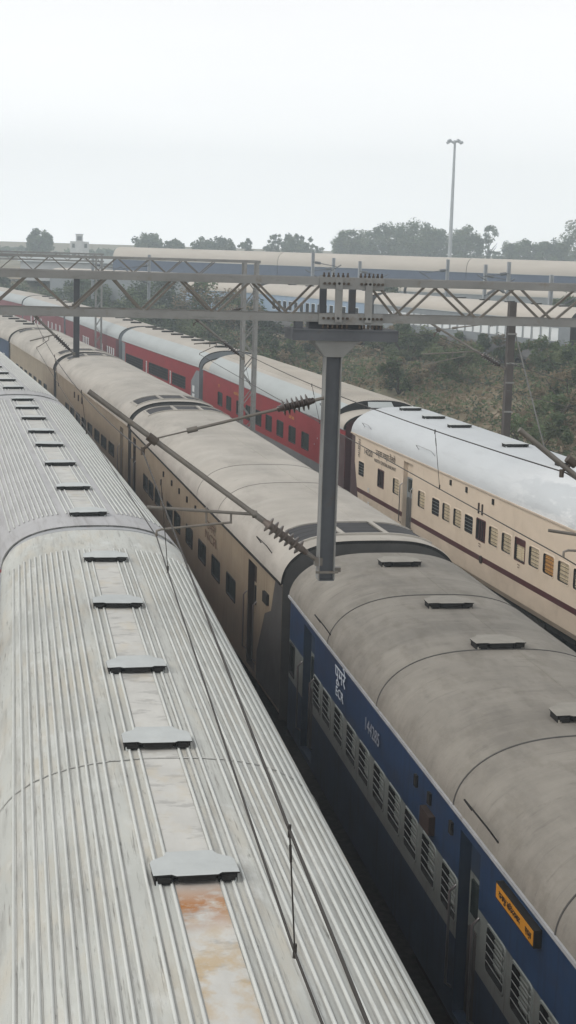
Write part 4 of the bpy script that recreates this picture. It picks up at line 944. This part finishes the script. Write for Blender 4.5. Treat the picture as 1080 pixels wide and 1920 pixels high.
W=bpy.data.worlds.new('World'); S.world=W; W.use_nodes=True; nt=W.node_tree; N=nt.nodes; L=nt.links
bg=N['Background']; bg.inputs['Strength'].default_value=.1
SUN_EL,SUN_AZ=math.radians(40),math.radians(-102)     # azimuth measured from +Y towards +X
sky=N.new('ShaderNodeTexSky'); sky.sky_type='NISHITA'; sky.sun_disc=False; sky.sun_elevation=SUN_EL; sky.sun_rotation=SUN_AZ; sky.dust_density=6; sky.air_density=1.2
tc=N.new('ShaderNodeTexCoord'); sp=N.new('ShaderNodeSeparateXYZ'); L.new(tc.outputs['Generated'],sp.inputs[0])
cr=N.new('ShaderNodeValToRGB'); e=cr.color_ramp.elements
e[0].position=0.0; e[0].color=(.86,.875,.878,1); e[1].position=.06; e[1].color=(.795,.803,.805,1)
for p_,c_ in ((.155,.70),(.40,.66),(.65,.50),(1.0,.43)):
    q_=cr.color_ramp.elements.new(p_); q_.color=(c_,c_,c_*1.01,1)
L.new(sp.outputs[2],cr.inputs[0])
nz=N.new('ShaderNodeTexNoise'); nz.inputs['Scale'].default_value=1.6; nz.inputs['Detail'].default_value=5; mp=N.new('ShaderNodeMapping'); mp.inputs['Scale'].default_value=(1,1,5); L.new(tc.outputs['Generated'],mp.inputs[0]); L.new(mp.outputs[0],nz.inputs['Vector'])
mr=N.new('ShaderNodeMapRange'); mr.inputs['From Min'].default_value=.3; mr.inputs['From Max'].default_value=.7; mr.inputs['To Min'].default_value=13.3; mr.inputs['To Max'].default_value=14.5; L.new(nz.outputs['Fac'],mr.inputs['Value'])
vm=N.new('ShaderNodeVectorMath'); vm.operation='SCALE'; L.new(cr.outputs[0],vm.inputs[0]); L.new(mr.outputs[0],vm.inputs['Scale'])
hs=N.new('ShaderNodeHueSaturation'); hs.inputs['Saturation'].default_value=.25; L.new(sky.outputs[0],hs.inputs['Color'])
mx=N.new('ShaderNodeMix'); mx.data_type='RGBA'; mx.inputs['Factor'].default_value=.88; L.new(hs.outputs[0],mx.inputs[6]); L.new(vm.outputs[0],mx.inputs[7])
L.new(mx.outputs[2],bg.inputs['Color'])
sd=bpy.data.lights.new('sun','SUN'); sd.energy=1.1; sd.angle=math.radians(25); sd.color=(1,.95,.88)
so=bpy.data.objects.new('sun',sd); COL.objects.link(so)
sv=Vector((math.sin(SUN_AZ)*math.cos(SUN_EL),math.cos(SUN_AZ)*math.cos(SUN_EL),math.sin(SUN_EL)))
so.rotation_euler=sv.to_track_quat('Z','Y').to_euler(); so.location=(-20,-20,40)

cd=bpy.data.cameras.new('camera'); cam=bpy.data.objects.new('camera',cd); COL.objects.link(cam)
cd.sensor_fit='VERTICAL'; cd.sensor_height=36; cd.sensor_width=20.25; cd.lens=36*2900/1920; cd.clip_end=5000; cd.clip_start=.1
R=Vector((0.9845505,-0.17258687,0.02956485)); U=Vector((4.63178641e-04,1.71411085e-01,9.85199485e-01)); F=Vector((0.17510024,0.96996495,-0.16884281))
mw=Matrix.Identity(4)
for i in range(3): mw[i][0]=R[i]; mw[i][1]=U[i]; mw[i][2]=-F[i]
mw[2][3]=9.06
cam.matrix_world=mw
S.camera=cam
S.view_settings.view_transform='Standard'; S.view_settings.look='None'; S.view_settings.exposure=.27; S.view_settings.gamma=1
S.render.engine='CYCLES'
c=S.cycles; c.max_bounces=5; c.diffuse_bounces=3; c.glossy_bounces=2; c.transmission_bounces=2; c.volume_bounces=1; c.transparent_max_bounces=4
c.use_denoising=True; c.caustics_reflective=False; c.caustics_refractive=False
